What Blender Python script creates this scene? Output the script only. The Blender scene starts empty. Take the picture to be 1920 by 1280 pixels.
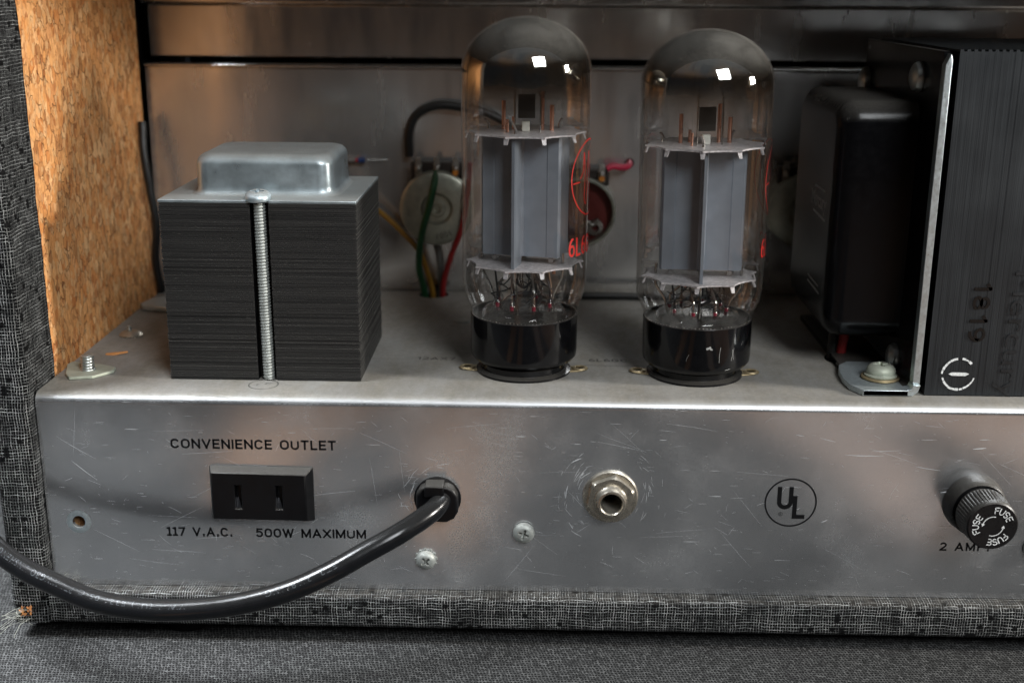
import bpy, math, random
from mathutils import Vector, Matrix
import numpy as np
random.seed(7)
S = 0.001            # all coordinates below are written in millimetres
SC = bpy.context.scene
COL = SC.collection
PI = math.pi

# ------------------------------------------------------------------ camera
cam_d = bpy.data.cameras.new('camera')
cam = bpy.data.objects.new('camera', cam_d); COL.objects.link(cam)
SC.camera = cam
CP, CY, CR = math.radians(16.284), math.radians(-1.196), math.radians(0.369)
fw = Vector((math.sin(CY)*math.cos(CP), math.cos(CY)*math.cos(CP), -math.sin(CP)))
rt = Vector((math.cos(CY), -math.sin(CY), 0)); upv = rt.cross(fw)
r2 = math.cos(CR)*rt + math.sin(CR)*upv; u2 = -math.sin(CR)*rt + math.cos(CR)*upv
cam.matrix_world = Matrix(((r2.x, u2.x, -fw.x, 2.461*S), (r2.y, u2.y, -fw.y, -353.25*S), (r2.z, u2.z, -fw.z, 121.8*S), (0, 0, 0, 1)))
cam_d.sensor_width = 36; cam_d.lens = 2284.2/1920*36
cam_d.clip_start = 0.01; cam_d.clip_end = 20
cam_d.dof.use_dof = True; cam_d.dof.focus_distance = 0.375; cam_d.dof.aperture_fstop = 11

# ------------------------------------------------------------------ world and lamps
W = bpy.data.worlds.new('World'); SC.world = W; W.use_nodes = True
wn = W.node_tree.nodes; wl = W.node_tree.links
bg = wn['Background']
wtc = wn.new('ShaderNodeTexCoord'); wno = wn.new('ShaderNodeTexNoise'); wno.inputs['Scale'].default_value = 1.6; wno.inputs['Detail'].default_value = 1
wrp = wn.new('ShaderNodeValToRGB')
wrp.color_ramp.elements[0].position = .38; wrp.color_ramp.elements[0].color = (.34, .40, .48, 1)
wrp.color_ramp.elements[1].position = .62; wrp.color_ramp.elements[1].color = (.62, .46, .34, 1)
wl.new(wtc.outputs['Generated'], wno.inputs['Vector']); wl.new(wno.outputs['Fac'], wrp.inputs['Fac']); wsp = wn.new('ShaderNodeSeparateXYZ'); wl.new(wtc.outputs['Generated'], wsp.inputs[0])
wmr = wn.new('ShaderNodeMapRange'); wmr.interpolation_type = 'SMOOTHSTEP'; wl.new(wsp.outputs[2], wmr.inputs[0])
for i_, v_ in ((1, .38), (2, .60), (3, .4), (4, 2.4)): wmr.inputs[i_].default_value = v_     # dim walls, lighter ceiling
wvm = wn.new('ShaderNodeVectorMath'); wvm.operation = 'SCALE'; wl.new(wrp.outputs['Color'], wvm.inputs[0]); wl.new(wmr.outputs[0], wvm.inputs[3])
wl.new(wvm.outputs[0], bg.inputs['Color'])
bg.inputs['Strength'].default_value = 0.04

def area_lamp(name, loc, target, size, power, color, spread=180):
    d = bpy.data.lights.new(name, 'AREA'); d.shape = 'RECTANGLE'; d.size, d.size_y = size; d.energy = power; d.color = color; d.spread = math.radians(spread)
    o = bpy.data.objects.new(name, d); COL.objects.link(o)
    o.location = Vector(loc)*S
    o.rotation_euler = (Vector(target)-Vector(loc)).to_track_quat('-Z', 'Y').to_euler()
    return o
area_lamp('window_light_front', (430, -850, 700), (0, 20, 20), (.40, .46), 12.5, (.93, .97, 1.0))
area_lamp('window_light_right', (760, -130, 240), (20, 40, 10), (.08, .16), 8.5, (1.0, .96, .90))
area_lamp('skylight_left', (-520, -100, 560), (-260, -35, -82), (.36, .36), 2.1, (.90, .95, 1.0), 34)
SC.view_settings.view_transform = 'Standard'; SC.view_settings.look = 'None'
SC.view_settings.exposure = 0; SC.view_settings.gamma = 1
SC.cycles.max_bounces = 12; SC.cycles.transparent_max_bounces = 32; SC.cycles.glossy_bounces = 6
SC.cycles.use_denoising = True
SC.cycles.sample_clamp_indirect = 4

# ------------------------------------------------------------------ node helpers
class NT:
    def __init__(s, name):
        s.m = bpy.data.materials.new(name); s.m.use_nodes = True
        s.t = s.m.node_tree; s.n = s.t.nodes; s.l = s.t.links
        s.n.clear(); s.out = s.n.new('ShaderNodeOutputMaterial')
    def node(s, typ, **kw):
        n = s.n.new(typ)
        for k, v in kw.items():
            if k.startswith('_'): setattr(n, k[1:], v)
        return n
    def put(s, inp, v):
        if v is None: return
        if isinstance(v, bpy.types.NodeSocket): s.l.new(v, inp)
        else:
            if inp.type == 'RGBA' and isinstance(v, (tuple, list)) and len(v) == 3: v = (*v, 1)
            if inp.type == 'RGBA' and isinstance(v, (int, float)): v = (v, v, v, 1)
            inp.default_value = v
    def mm(s, scale=(1, 1, 1), rot=(0, 0, 0), kind='Object', loc=(0, 0, 0)):
        tc = s.node('ShaderNodeTexCoord'); mp = s.node('ShaderNodeMapping')
        k = 1000 if kind == 'Object' else 1
        s.l.new(tc.outputs[kind], mp.inputs['Vector'])
        mp.inputs['Scale'].default_value = [k*a for a in scale]
        mp.inputs['Rotation'].default_value = rot; mp.inputs['Location'].default_value = loc
        return mp.outputs['Vector']
    def noise(s, vec, scale, detail=3, rough=.5, dist=0, col=False):
        n = s.node('ShaderNodeTexNoise'); s.put(n.inputs['Vector'], vec)
        n.inputs['Scale'].default_value = scale; n.inputs['Detail'].default_value = detail
        n.inputs['Roughness'].default_value = rough; n.inputs['Distortion'].default_value = dist
        return n.outputs['Color' if col else 'Fac']
    def voro(s, vec, scale, feat='F1', out='Distance', rnd=1):
        n = s.node('ShaderNodeTexVoronoi'); n.feature = feat; s.put(n.inputs['Vector'], vec)
        n.inputs['Scale'].default_value = scale; n.inputs['Randomness'].default_value = rnd
        return n.outputs[out]
    def ramp(s, f, stops, interp='LINEAR'):
        n = s.node('ShaderNodeValToRGB'); s.put(n.inputs['Fac'], f); cr = n.color_ramp; cr.interpolation = interp
        while len(cr.elements) < len(stops): cr.elements.new(.5)
        for e, (p, c) in zip(cr.elements, stops):
            e.position = p; e.color = (c, c, c, 1) if isinstance(c, (int, float)) else (*c, 1)
        return n.outputs['Color']
    def math(s, op, a, b=None, c=None, clamp=False):
        n = s.node('ShaderNodeMath'); n.operation = op; n.use_clamp = clamp
        s.put(n.inputs[0], a)
        if b is not None: s.put(n.inputs[1], b)
        if c is not None: s.put(n.inputs[2], c)
        return n.outputs[0]
    def mix(s, f, a, b, mode='MIX'):
        n = s.node('ShaderNodeMix'); n.data_type = 'RGBA'; n.blend_type = mode
        s.put(n.inputs['Factor'], f); s.put(n.inputs['A'] if False else n.inputs[6], a); s.put(n.inputs[7], b)
        return n.outputs[2]
    def mapr(s, f, a, b, c=0, d=1, smooth=False):
        n = s.node('ShaderNodeMapRange'); n.interpolation_type = 'SMOOTHSTEP' if smooth else 'LINEAR'
        s.put(n.inputs[0], f)
        for i, v in zip((1, 2, 3, 4), (a, b, c, d)): s.put(n.inputs[i], v)
        return n.outputs[0]
    def sep(s, v):
        n = s.node('ShaderNodeSeparateXYZ'); s.put(n.inputs[0], v); return n.outputs
    def comb(s, x, y, z=0):
        n = s.node('ShaderNodeCombineXYZ'); s.put(n.inputs[0], x); s.put(n.inputs[1], y); s.put(n.inputs[2], z); return n.outputs[0]
    def geo(s, out): return s.node('ShaderNodeNewGeometry').outputs[out]
    def bump(s, h, dist=.1, strength=1, prev=None):
        n = s.node('ShaderNodeBump'); s.put(n.inputs['Height'], h); n.inputs['Distance'].default_value = dist*S
        n.inputs['Strength'].default_value = strength
        if prev is not None: s.l.new(prev, n.inputs['Normal'])
        return n.outputs['Normal']
    def bsdf(s, **kw):
        n = s.node('ShaderNodeBsdfPrincipled')
        names = {'color': 'Base Color', 'metal': 'Metallic', 'rough': 'Roughness', 'normal': 'Normal', 'spec': 'Specular IOR Level',
                 'aniso': 'Anisotropic', 'coat': 'Coat Weight', 'coatr': 'Coat Roughness', 'sheen': 'Sheen Weight', 'tang': 'Tangent', 'ior': 'IOR'}
        for k, v in kw.items():
            if v is not None: s.put(n.inputs[names[k]], v)
        return n.outputs[0]
    def mixs(s, f, a, b):
        n = s.node('ShaderNodeMixShader'); s.put(n.inputs[0], f); s.l.new(a, n.inputs[1]); s.l.new(b, n.inputs[2]); return n.outputs[0]
    def done(s, sh): s.l.new(sh, s.out.inputs['Surface']); return s.m

def simple(name, color, rough=.5, metal=0, var=.15, dust=0, bumpd=0, spec=.4, vscale=.4, coat=0):
    t = NT(name); v = t.mm()
    n = t.noise(v, vscale, 5, .6)
    c = t.mix(t.mapr(n, .3, .7), tuple(x*(1-var) for x in color), tuple(min(1, x*(1+var)) for x in color))
    r = t.mapr(n, .3, .7, max(.02, rough*.8), min(1, rough*1.2))
    if dust:
        nz = t.sep(t.geo('Normal'))[2]
        fine = t.noise(v, 3.5, 3, .7)
        f = t.math('MULTIPLY', t.mapr(nz, .1, .95), t.mapr(fine, .25, .6, .35*dust, dust), clamp=True)
        f = t.math('MAXIMUM', f, t.math('MULTIPLY', t.mapr(t.noise(v, 6, 2, .6), .68, .74), dust*.16))
        c = t.mix(f, c, (.27, .25, .22)); r = t.mix(f, r, .9)
        mt = t.mapr(f, 0, 1, metal, 0)
    else: mt = metal
    nm = t.bump(t.noise(v, 2.0, 4, .6), bumpd) if bumpd else None
    return t.done(t.bsdf(color=c, rough=r, metal=mt, normal=nm, spec=spec, coat=coat, coatr=.1))

# --- aluminium of the chassis: brushed and scuffed on the front, dusty on every face that looks up
def make_aluminium():
    t = NT('chassis_aluminium'); v = t.mm()
    brush = t.noise(t.mm((.04, 1, 3.5)), 1.0, 6, .75)
    cloud = t.noise(v, .035, 5, .62)
    fine = t.noise(v, 1.6, 5, .75)
    scr = None
    for k, (a, sc, th) in enumerate(((.25, 1.0, .69), (-.5, .8, .70), (1.1, .9, .71), (.05, 1.4, .70))):
        nn = t.noise(t.mm((.09*sc, 1, 2.2*sc), (0, a, 0), loc=(13*k, 0, 7*k)), 1.0, 2, .6, .15)
        m = t.mapr(nn, th, th+.03)
        gate = t.mapr(t.noise(t.mm(loc=(k*31, 0, 5)), .06, 3), .45, .6)
        m = t.math('MULTIPLY', m, gate)
        scr = m if scr is None else t.math('MAXIMUM', scr, m)
    dots = t.mapr(t.voro(v, .55), .0, .09, 1, 0)
    dots = t.math('MULTIPLY', dots, t.mapr(t.noise(v, .12, 3), .48, .62))
    nz = t.sep(t.geo('Normal'))[2]
    up = t.mapr(nz, .30, .95, smooth=True)
    gr = t.noise(t.mm((1, .35, 1)), .05, 6, .7)
    dust = t.math('MULTIPLY', up, t.mapr(t.math('ADD', gr, t.math('MULTIPLY', fine, .35)), .42, .82, .62, .97), clamp=True)
    film = t.math('MULTIPLY', t.mapr(t.noise(v, .016, 3, .5), .35, .65, .05, .15), t.mapr(fine, .3, .7, .55, 1.15))
    film = t.math('ADD', film, t.math('MULTIPLY', t.mapr(cloud, .50, .75), t.mapr(fine, .35, .65, .0, .13)))
    mask = t.math('MAXIMUM', dust, film)
    mask = t.math('MAXIMUM', mask, t.math('MULTIPLY', t.math('MAXIMUM', scr, dots), t.mapr(up, 0, 1, .55, .12)))
    dcol = t.mix(t.mapr(t.noise(v, .5, 6, .75), .3, .7), (.15, .134, .106), (.245, .222, .182))
    dcol = t.mix(t.mapr(t.noise(v, .045, 5, .65, .5), .42, .60, .0, .42), dcol, (.10, .088, .07))
    dcol = t.mix(t.mapr(t.noise(v, .9, 2, .5), .70, .76, 0, .7), dcol, (.07, .06, .05))
    dcol = t.mix(t.mapr(up, 0, .6), (.55, .57, .58), dcol)
    c = t.mix(t.mapr(cloud, .3, .7), (.55, .56, .575), (.62, .625, .63))
    c = t.mix(mask, c, dcol)
    rough = t.mapr(t.math('ADD', t.math('MULTIPLY', cloud, .6), t.math('MULTIPLY', brush, .4)), .35, .65, .11, .19)
    rough = t.mix(t.mapr(nz, .12, .5, 0, .5), rough, .48)
    rough = t.mix(mask, rough, .75)
    h = t.math('ADD', t.math('MULTIPLY', brush, .5), t.math('MULTIPLY', t.math('MAXIMUM', scr, dots), .7))
    h = t.math('ADD', h, t.math('MULTIPLY', t.noise(v, .02, 2), 3.0))
    nm = t.bump(h, .014, .5)
    return t.done(t.bsdf(color=c, metal=t.mapr(mask, 0, 1, 1, 0), rough=rough, normal=nm))
M = {}
M['alu'] = make_aluminium()
M['alu_back'] = (lambda t: t.done(t.bsdf(color=t.mix(t.mapr(t.noise(t.mm(), .05, 4), .3, .7), (.66, .65, .63), (.76, .74, .72)), metal=.85,
    rough=t.mapr(t.noise(t.mm((.12, 1, .02)), 1, 4, .6), .3, .7, .16, .30),
    normal=t.bump(t.noise(t.mm((.4, 1, .02)), 1, 4, .6), .03, .6))))(NT('back_aluminium'))

def make_tolex():
    t = NT('black_tweed_tolex'); uv = t.mm(kind='UV')
    o = t.sep(uv)
    wob = t.noise(uv, .55, 2, .5, col=True); wo = t.sep(wob)
    wob2 = t.sep(t.noise(uv, .12, 2, .5, col=True))
    u = t.math('ADD', t.math('DIVIDE', o[0], .84), t.math('ADD', t.math('MULTIPLY', wo[0], .45), t.math('MULTIPLY', wob2[0], 1.6)))
    v = t.math('ADD', t.math('DIVIDE', o[1], 1.02), t.math('ADD', t.math('MULTIPLY', wo[1], .45), t.math('MULTIPLY', wob2[1], 1.6)))
    def thread(a, along, sd, w):
        ff = t.math('ABSOLUTE', t.math('SUBTRACT', t.math('FRACT', a), .5))
        cell = t.math('FLOOR', a)
        wn_ = t.node('ShaderNodeTexWhiteNoise'); wn_.noise_dimensions = '1D'; t.put(wn_.inputs['W'], t.math('ADD', cell, sd))
        amp = t.mapr(wn_.outputs['Value'], 0, 1, .2, 1.0)
        nn = t.noise(t.comb(t.math('MULTIPLY', cell, 7.3), t.math('MULTIPLY', along, .38), sd), 1.0, 3, .7)
        line = t.mapr(ff, w*.4, w*.95, 1, 0, True)
        return t.math('MULTIPLY', t.math('MULTIPLY', line, amp), t.mapr(nn, .33, .58, .10, 1))
    th = t.math('MAXIMUM', thread(u, o[1], 3.1, .125), thread(v, o[0], 9.7, .115))
    wn2 = t.node('ShaderNodeTexWhiteNoise'); wn2.noise_dimensions = '2D'
    t.put(wn2.inputs['Vector'], t.comb(t.math('FLOOR', t.math('DIVIDE', u, 1.9)), t.math('FLOOR', t.math('DIVIDE', v, 1.5))))
    hole = t.math('GREATER_THAN', wn2.outputs['Value'], .96)
    th = t.math('MULTIPLY', th, t.math('SUBTRACT', 1, t.math('MULTIPLY', hole, .95)))
    fl = t.noise(uv, 2.2, 3, .8)
    th = t.math('MULTIPLY', th, t.mapr(fl, .36, .64, .15, 1.7))
    th = t.math('MULTIPLY', th, t.mapr(t.noise(uv, .16, 3), .35, .6, .4, 1.15))
    c = t.mix(th, (.002, .002, .0022), (.52, .53, .52))
    nz = t.sep(t.geo('Normal'))[2]
    dust = t.math('MULTIPLY', t.mapr(nz, .3, .95), t.mapr(t.noise(uv, .4, 4), .3, .6, .0, .22))
    c = t.mix(dust, c, (.16, .145, .125))
    return t.done(t.bsdf(color=c, rough=.6, spec=.08, normal=t.bump(t.math('ADD', th, t.math('MULTIPLY', fl, .4)), .14, .8)))
M['tolex'] = make_tolex()

def make_cloth():
    t = NT('grey_tweed_cloth'); uv = t.mm()
    o = t.sep(uv); w = t.sep(t.noise(uv, .35, 2, .5, col=True))
    u = t.math('ADD', t.math('DIVIDE', t.math('ADD', o[0], t.math('MULTIPLY', o[1], .25)), 1.05), t.math('MULTIPLY', w[0], 1.6))
    v = t.math('ADD', t.math('DIVIDE', o[1], 1.25), t.math('MULTIPLY', w[1], 1.6))
    fu = t.math('ABSOLUTE', t.math('SUBTRACT', t.math('FRACT', u), .5)); fv = t.math('ABSOLUTE', t.math('SUBTRACT', t.math('FRACT', v), .5))
    a = t.mapr(fu, .06, .27, 1, 0, True); b = t.mapr(fv, .06, .27, 1, 0, True)
    wn_ = t.node('ShaderNodeTexWhiteNoise'); wn_.noise_dimensions = '2D'; t.put(wn_.inputs['Vector'], t.comb(t.math('FLOOR', u), t.math('FLOOR', v)))
    k = t.math('MAXIMUM', a, b)
    k = t.math('MULTIPLY', k, t.mapr(wn_.outputs['Value'], 0, 1, .25, 1))
    k = t.math('MULTIPLY', k, t.mapr(t.noise(uv, .5, 4, .7), .3, .65, .45, 1.1))
    c = t.mix(k, (.006, .006, .006), (.105, .105, .103))
    c = t.mix(t.mapr(t.voro(uv, .18), .0, .16, .8, 0), c, (.012, .012, .013))
    return t.done(t.bsdf(color=c, rough=.85, spec=.2, normal=t.bump(k, .25, .8)))
M['cloth'] = make_cloth()

def make_board():
    t = NT('particleboard'); 
    v0 = t.mm((1, 1, .66), (0.35, 0, 0)); wob = t.noise(v0, .35, 3, .6, col=True)
    n = t.node('ShaderNodeVectorMath'); n.operation = 'MULTIPLY_ADD'; t.put(n.inputs[0], wob); n.inputs[1].default_value = (3.2, 3.2, 3.2); t.put(n.inputs[2], v0)
    v = n.outputs[0]
    c1 = t.sep(t.voro(v, .34, out='Color'))[0]; c2 = t.sep(t.voro(v, .85, out='Color'))[1]; c3 = t.sep(t.voro(t.mm((1, 1, .7), (-.5, 0, 0)), .6, out='Color'))[2]
    base = t.ramp(c1, [(0, (.20, .09, .04)), (.14, (.44, .22, .10)), (.35, (.70, .41, .20)), (.55, (.60, .30, .12)), (.72, (.50, .19, .06)), (.86, (.84, .60, .37)), (1, (.48, .30, .18))])
    fine = t.ramp(c2, [(0, (.12, .05, .022)), (.08, (.40, .2, .08)), (.45, (.64, .36, .155)), (.75, (.70, .40, .17)), (1, (.78, .52, .29))])
    c = t.mix(.36, base, fine)
    c = t.mix(t.mapr(c3, .82, .9, 0, .55), c, (.60, .44, .27))
    c = t.mix(t.mapr(c3, .10, .04, 0, .6), c, (.30, .10, .03))
    crack = t.mapr(t.voro(v, .34, 'DISTANCE_TO_EDGE'), .0, .045, 1, 0)
    crack = t.math('MULTIPLY', crack, t.mapr(t.noise(v0, .22, 3), .45, .60, 0, .7))
    pit = t.mapr(t.noise(t.mm((1, 1, .6)), .9, 3, .6), .66, .72)
    crack = t.math('MAXIMUM', crack, pit)
    c = t.mix(t.math('MULTIPLY', crack, .85), c, (.085, .03, .01))
    fib = t.noise(t.mm((1.2, 1.2, .5), (0.3, 0, 0)), .5, 6, .75)
    c = t.mix(t.mapr(fib, .3, .6, .35, 0), c, (.26, .12, .05))
    h = t.math('ADD', t.math('ADD', t.math('MULTIPLY', c1, .5), t.math('MULTIPLY', c2, .45)), t.math('SUBTRACT', t.math('MULTIPLY', fib, .4), crack))
    c = t.mix(1.0, c, (1.22, 1.03, .80), 'MULTIPLY')
    return t.done(t.bsdf(color=c, rough=.75, spec=.25, normal=t.bump(h, .6, 1)))
M['board'] = make_board()

def make_glass(dusty=True):
    t = NT('tube_glass' if dusty else 'clean_glass')
    lw = t.node('ShaderNodeLayerWeight'); lw.inputs['Blend'].default_value = .25
    fac = lw.outputs['Facing']
    tr = t.node('ShaderNodeBsdfTransparent'); t.put(tr.inputs[0], t.ramp(fac, [(0, (.97, .965, .955)), (.7, (.95, .94, .93)), (.93, (.84, .83, .81)), (1, (.6, .58, .56))]))
    gl = t.node('ShaderNodeBsdfGlossy'); gl.inputs['Roughness'].default_value = .015; t.put(gl.inputs[0], (1, 1, 1))
    fr = t.node('ShaderNodeFresnel'); fr.inputs[0].default_value = 1.48
    sh = t.mixs(t.math('MINIMUM', t.math('MULTIPLY', fr.outputs[0], .95), .45), tr.outputs[0], gl.outputs[0])
    if not dusty: return t.done(sh)
    v = t.mm(); nz = t.sep(t.geo('Normal'))[2]
    sm = t.mapr(t.noise(v, .12, 5, .6, .4), .30, .70, .45, 1)
    sp = t.math('MAXIMUM', t.mapr(t.noise(v, 4.5, 2, .6), .60, .68), t.mapr(t.noise(v, 11, 1, .5), .62, .70))
    topm = t.mapr(nz, .22, .9, smooth=True)
    f = t.math('ADD', t.math('MULTIPLY', t.math('MULTIPLY', topm, sm), .20), t.math('MULTIPLY', sp, t.mapr(topm, 0, 1, .035, .22)), clamp=True)
    df = t.node('ShaderNodeBsdfDiffuse'); t.put(df.inputs[0], (.42, .40, .36))
    return t.done(t.mixs(f, sh, df.outputs[0]))
M['glass'] = make_glass(); M['clean_glass'] = make_glass(False)
def make_getter():
    t = NT('getter_mirror'); o = t.sep(t.mm())
    z = t.math('ADD', o[2], t.math('MULTIPLY', t.noise(t.mm(), .09, 3), 3))
    f = t.mapr(z, 88.5, 97.5, 0, .93, True)
    tr = t.node('ShaderNodeBsdfTransparent'); t.put(tr.inputs[0], t.mix(t.mapr(z, 84, 93), (1, 1, 1), (.72, .68, .63)))
    gl = t.node('ShaderNodeBsdfGlossy'); gl.inputs['Roughness'].default_value = .035; t.put(gl.inputs[0], (.80, .77, .71))
    return t.done(t.mixs(f, tr.outputs[0], gl.outputs[0]))
M['getter'] = make_getter()

M['black_gloss'] = simple('black_phenolic', (.003, .003, .0035), .10, spec=.28, dust=.15, var=.3)
M['black_plastic'] = simple('black_plastic', (.003, .003, .0035), .35, spec=.2, dust=.22, bumpd=.03)
M['black_cap'] = simple('black_cap_plastic', (.004, .004, .0045), .3, dust=.3)
M['black_paint'] = simple('black_enamel', (.003, .003, .0035), .20, dust=.22, bumpd=.01, spec=.14)
M['black_lam'] = (lambda t: t.done(t.bsdf(color=t.mix(t.mapr(t.noise(t.mm((3.6, 1, .02)), 1, 2, .6), .35, .65), (.012, .014, .016), (.027, .031, .034)),
    metal=.3, rough=t.mapr(t.noise(t.mm(), .06, 3), .3, .7, .32, .44), normal=t.bump(t.math('ADD', t.noise(t.mm((4, 1, .03)), 1, 2, .6), t.mapr(t.noise(t.mm(), 3, 2), .62, .72, 0, .5)), .03, .5))))(NT('black_lamination'))
M['cable'] = simple('black_cable_rubber', (.004, .0045, .0055), .19, spec=.32, dust=.05, bumpd=.015)
M['rubber'] = simple('rubber', (.004, .004, .004), .7, spec=.1)
M['lam'] = (lambda t: t.done(t.bsdf(
    color=t.mix(t.math('MAXIMUM', t.mapr(t.noise(t.mm((.5, .5, 2)), 1.1, 4, .75), .62, .78), t.math('MULTIPLY', t.mapr(t.sep(t.geo('Normal'))[2], .3, .9), .8)),
        t.mix(t.mapr(t.noise(t.mm((.02, .02, 1.6)), 1, 2, .6), .35, .65), (.014, .014, .014), (.030, .029, .028)), (.17, .16, .14)),
    metal=.35, rough=.48, normal=t.bump(t.noise(t.mm(), 1.2, 5, .7), .05))))(NT('dark_steel_laminations'))
M['zinc'] = simple('zinc_plated_cover', (.40, .47, .50), .32, metal=.75, dust=.85, var=.22, vscale=.14, bumpd=.01)
M['screw'] = simple('zinc_screw_steel', (.46, .48, .46), .34, metal=.9, dust=.3, bumpd=.01)
M['dusty_screw'] = simple('dulled_screw_steel', (.34, .36, .34), .45, metal=.6, dust=.55, bumpd=.015)
M['nickel'] = simple('dull_nickel', (.50, .46, .39), .27, metal=.95, dust=.25)
M['yellow_zinc'] = simple('olive_zinc_clip', (.42, .45, .36), .5, metal=.4, dust=.35)
M['raw_steel'] = simple('raw_steel', (.55, .62, .64), .34, metal=.9, dust=.25, bumpd=.05, vscale=1.2)
M['brass'] = simple('aged_brass', (.42, .32, .17), .4, metal=.9, dust=.35)
M['copper'] = simple('copper', (.62, .34, .25), .3, metal=.9)
M['wire'] = simple('nickel_wire', (.45, .44, .42), .22, metal=1)
M['dark_wire'] = simple('dark_nickel', (.05, .05, .055), .3, metal=.8)
M['anode'] = simple('carbonised_grey_anode', (.21, .235, .27), .36, metal=.3, var=.10, vscale=.12)
M['getter_flag'] = simple('getter_flag_steel', (.03, .027, .024), .4, metal=.3)
M['ceramic'] = simple('white_ceramic', (.6, .6, .55), .5)
M['mica'] = (lambda t: (lambda tr, p: (t.put(tr.inputs[0], (.85, .83, .83)), t.done(t.mixs(t.mapr(t.noise(t.mm(), .5, 4, .7), .3, .7, .62, .95), tr.outputs[0], p)))[1])(
    t.node('ShaderNodeBsdfTransparent'), t.bsdf(color=t.mix(t.mapr(t.noise(t.mm(), .9, 5, .75), .35, .65), (.36, .34, .35), (.68, .65, .66)), rough=.3, normal=t.bump(t.noise(t.mm(), 1.5, 4, .7), .08))))(NT('mica'))
M['red_print'] = simple('red_print', (.42, .015, .01), .45)
M['bead_red'] = simple('red_bead', (.20, .012, .03), .3)
M['ink'] = (lambda t: t.done(t.bsdf(color=(.004, .004, .0045), rough=.6, spec=.1)))(NT('black_ink'))
M['faint_ink'] = simple('faded_ink', (.06, .056, .05), .7, var=.5)
M['white_ink'] = simple('white_ink', (.62, .63, .62), .6, var=.3, vscale=2.5)
M['grey_ink'] = simple('grey_ink', (.25, .25, .24), .6, var=.3, vscale=2)
M['gloss_ink'] = simple('glossy_black_ink', (.004, .004, .004), .25)
M['ghost_ink'] = simple('worn_black_ink', (.012, .0135, .015), .34, var=.5)
M['pot'] = simple('pot_casing', (.42, .43, .36), .38, metal=.75, dust=.2)
M['pot_board'] = simple('red_brown_board', (.10, .012, .009), .45, dust=.25)
M['solder'] = simple('solder', (.32, .30, .27), .32, metal=.9, bumpd=.2)
M['amber'] = simple('amber_rosin', (.55, .20, .03), .2)
M['dark_board'] = simple('dark_phenolic', (.025, .018, .014), .5, dust=.3)
for n_, c_ in (('green', (.015, .09, .035)), ('yellow', (.26, .13, .015)), ('red', (.26, .015, .015)), ('grey', (.10, .10, .09)), ('pink', (.50, .02, .06)), ('blue', (.012, .035, .12)), ('black', (.01, .01, .01)), ('white', (.16, .15, .14))):
    M['ins_'+n_] = simple(n_+'_insulation', c_, .38, dust=.2)
M['raw_scratch'] = simple('bare_scratch', (.50, .51, .52), .5, metal=0)
M['added_table_wood'] = (lambda t: t.done(t.bsdf(color=t.mix(t.mapr(t.noise(t.mm((.02, .3, 1)), 1, 5, .6, .4), .3, .7), (.14, .072, .039), (.21, .12, .068)), rough=.5)))(NT('brown_wood'))
M['chip'] = simple('orange_wood_chip', (.55, .24, .08), .8)
M['fibre'] = simple('frayed_fibre', (.30, .30, .26), .9)

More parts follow.
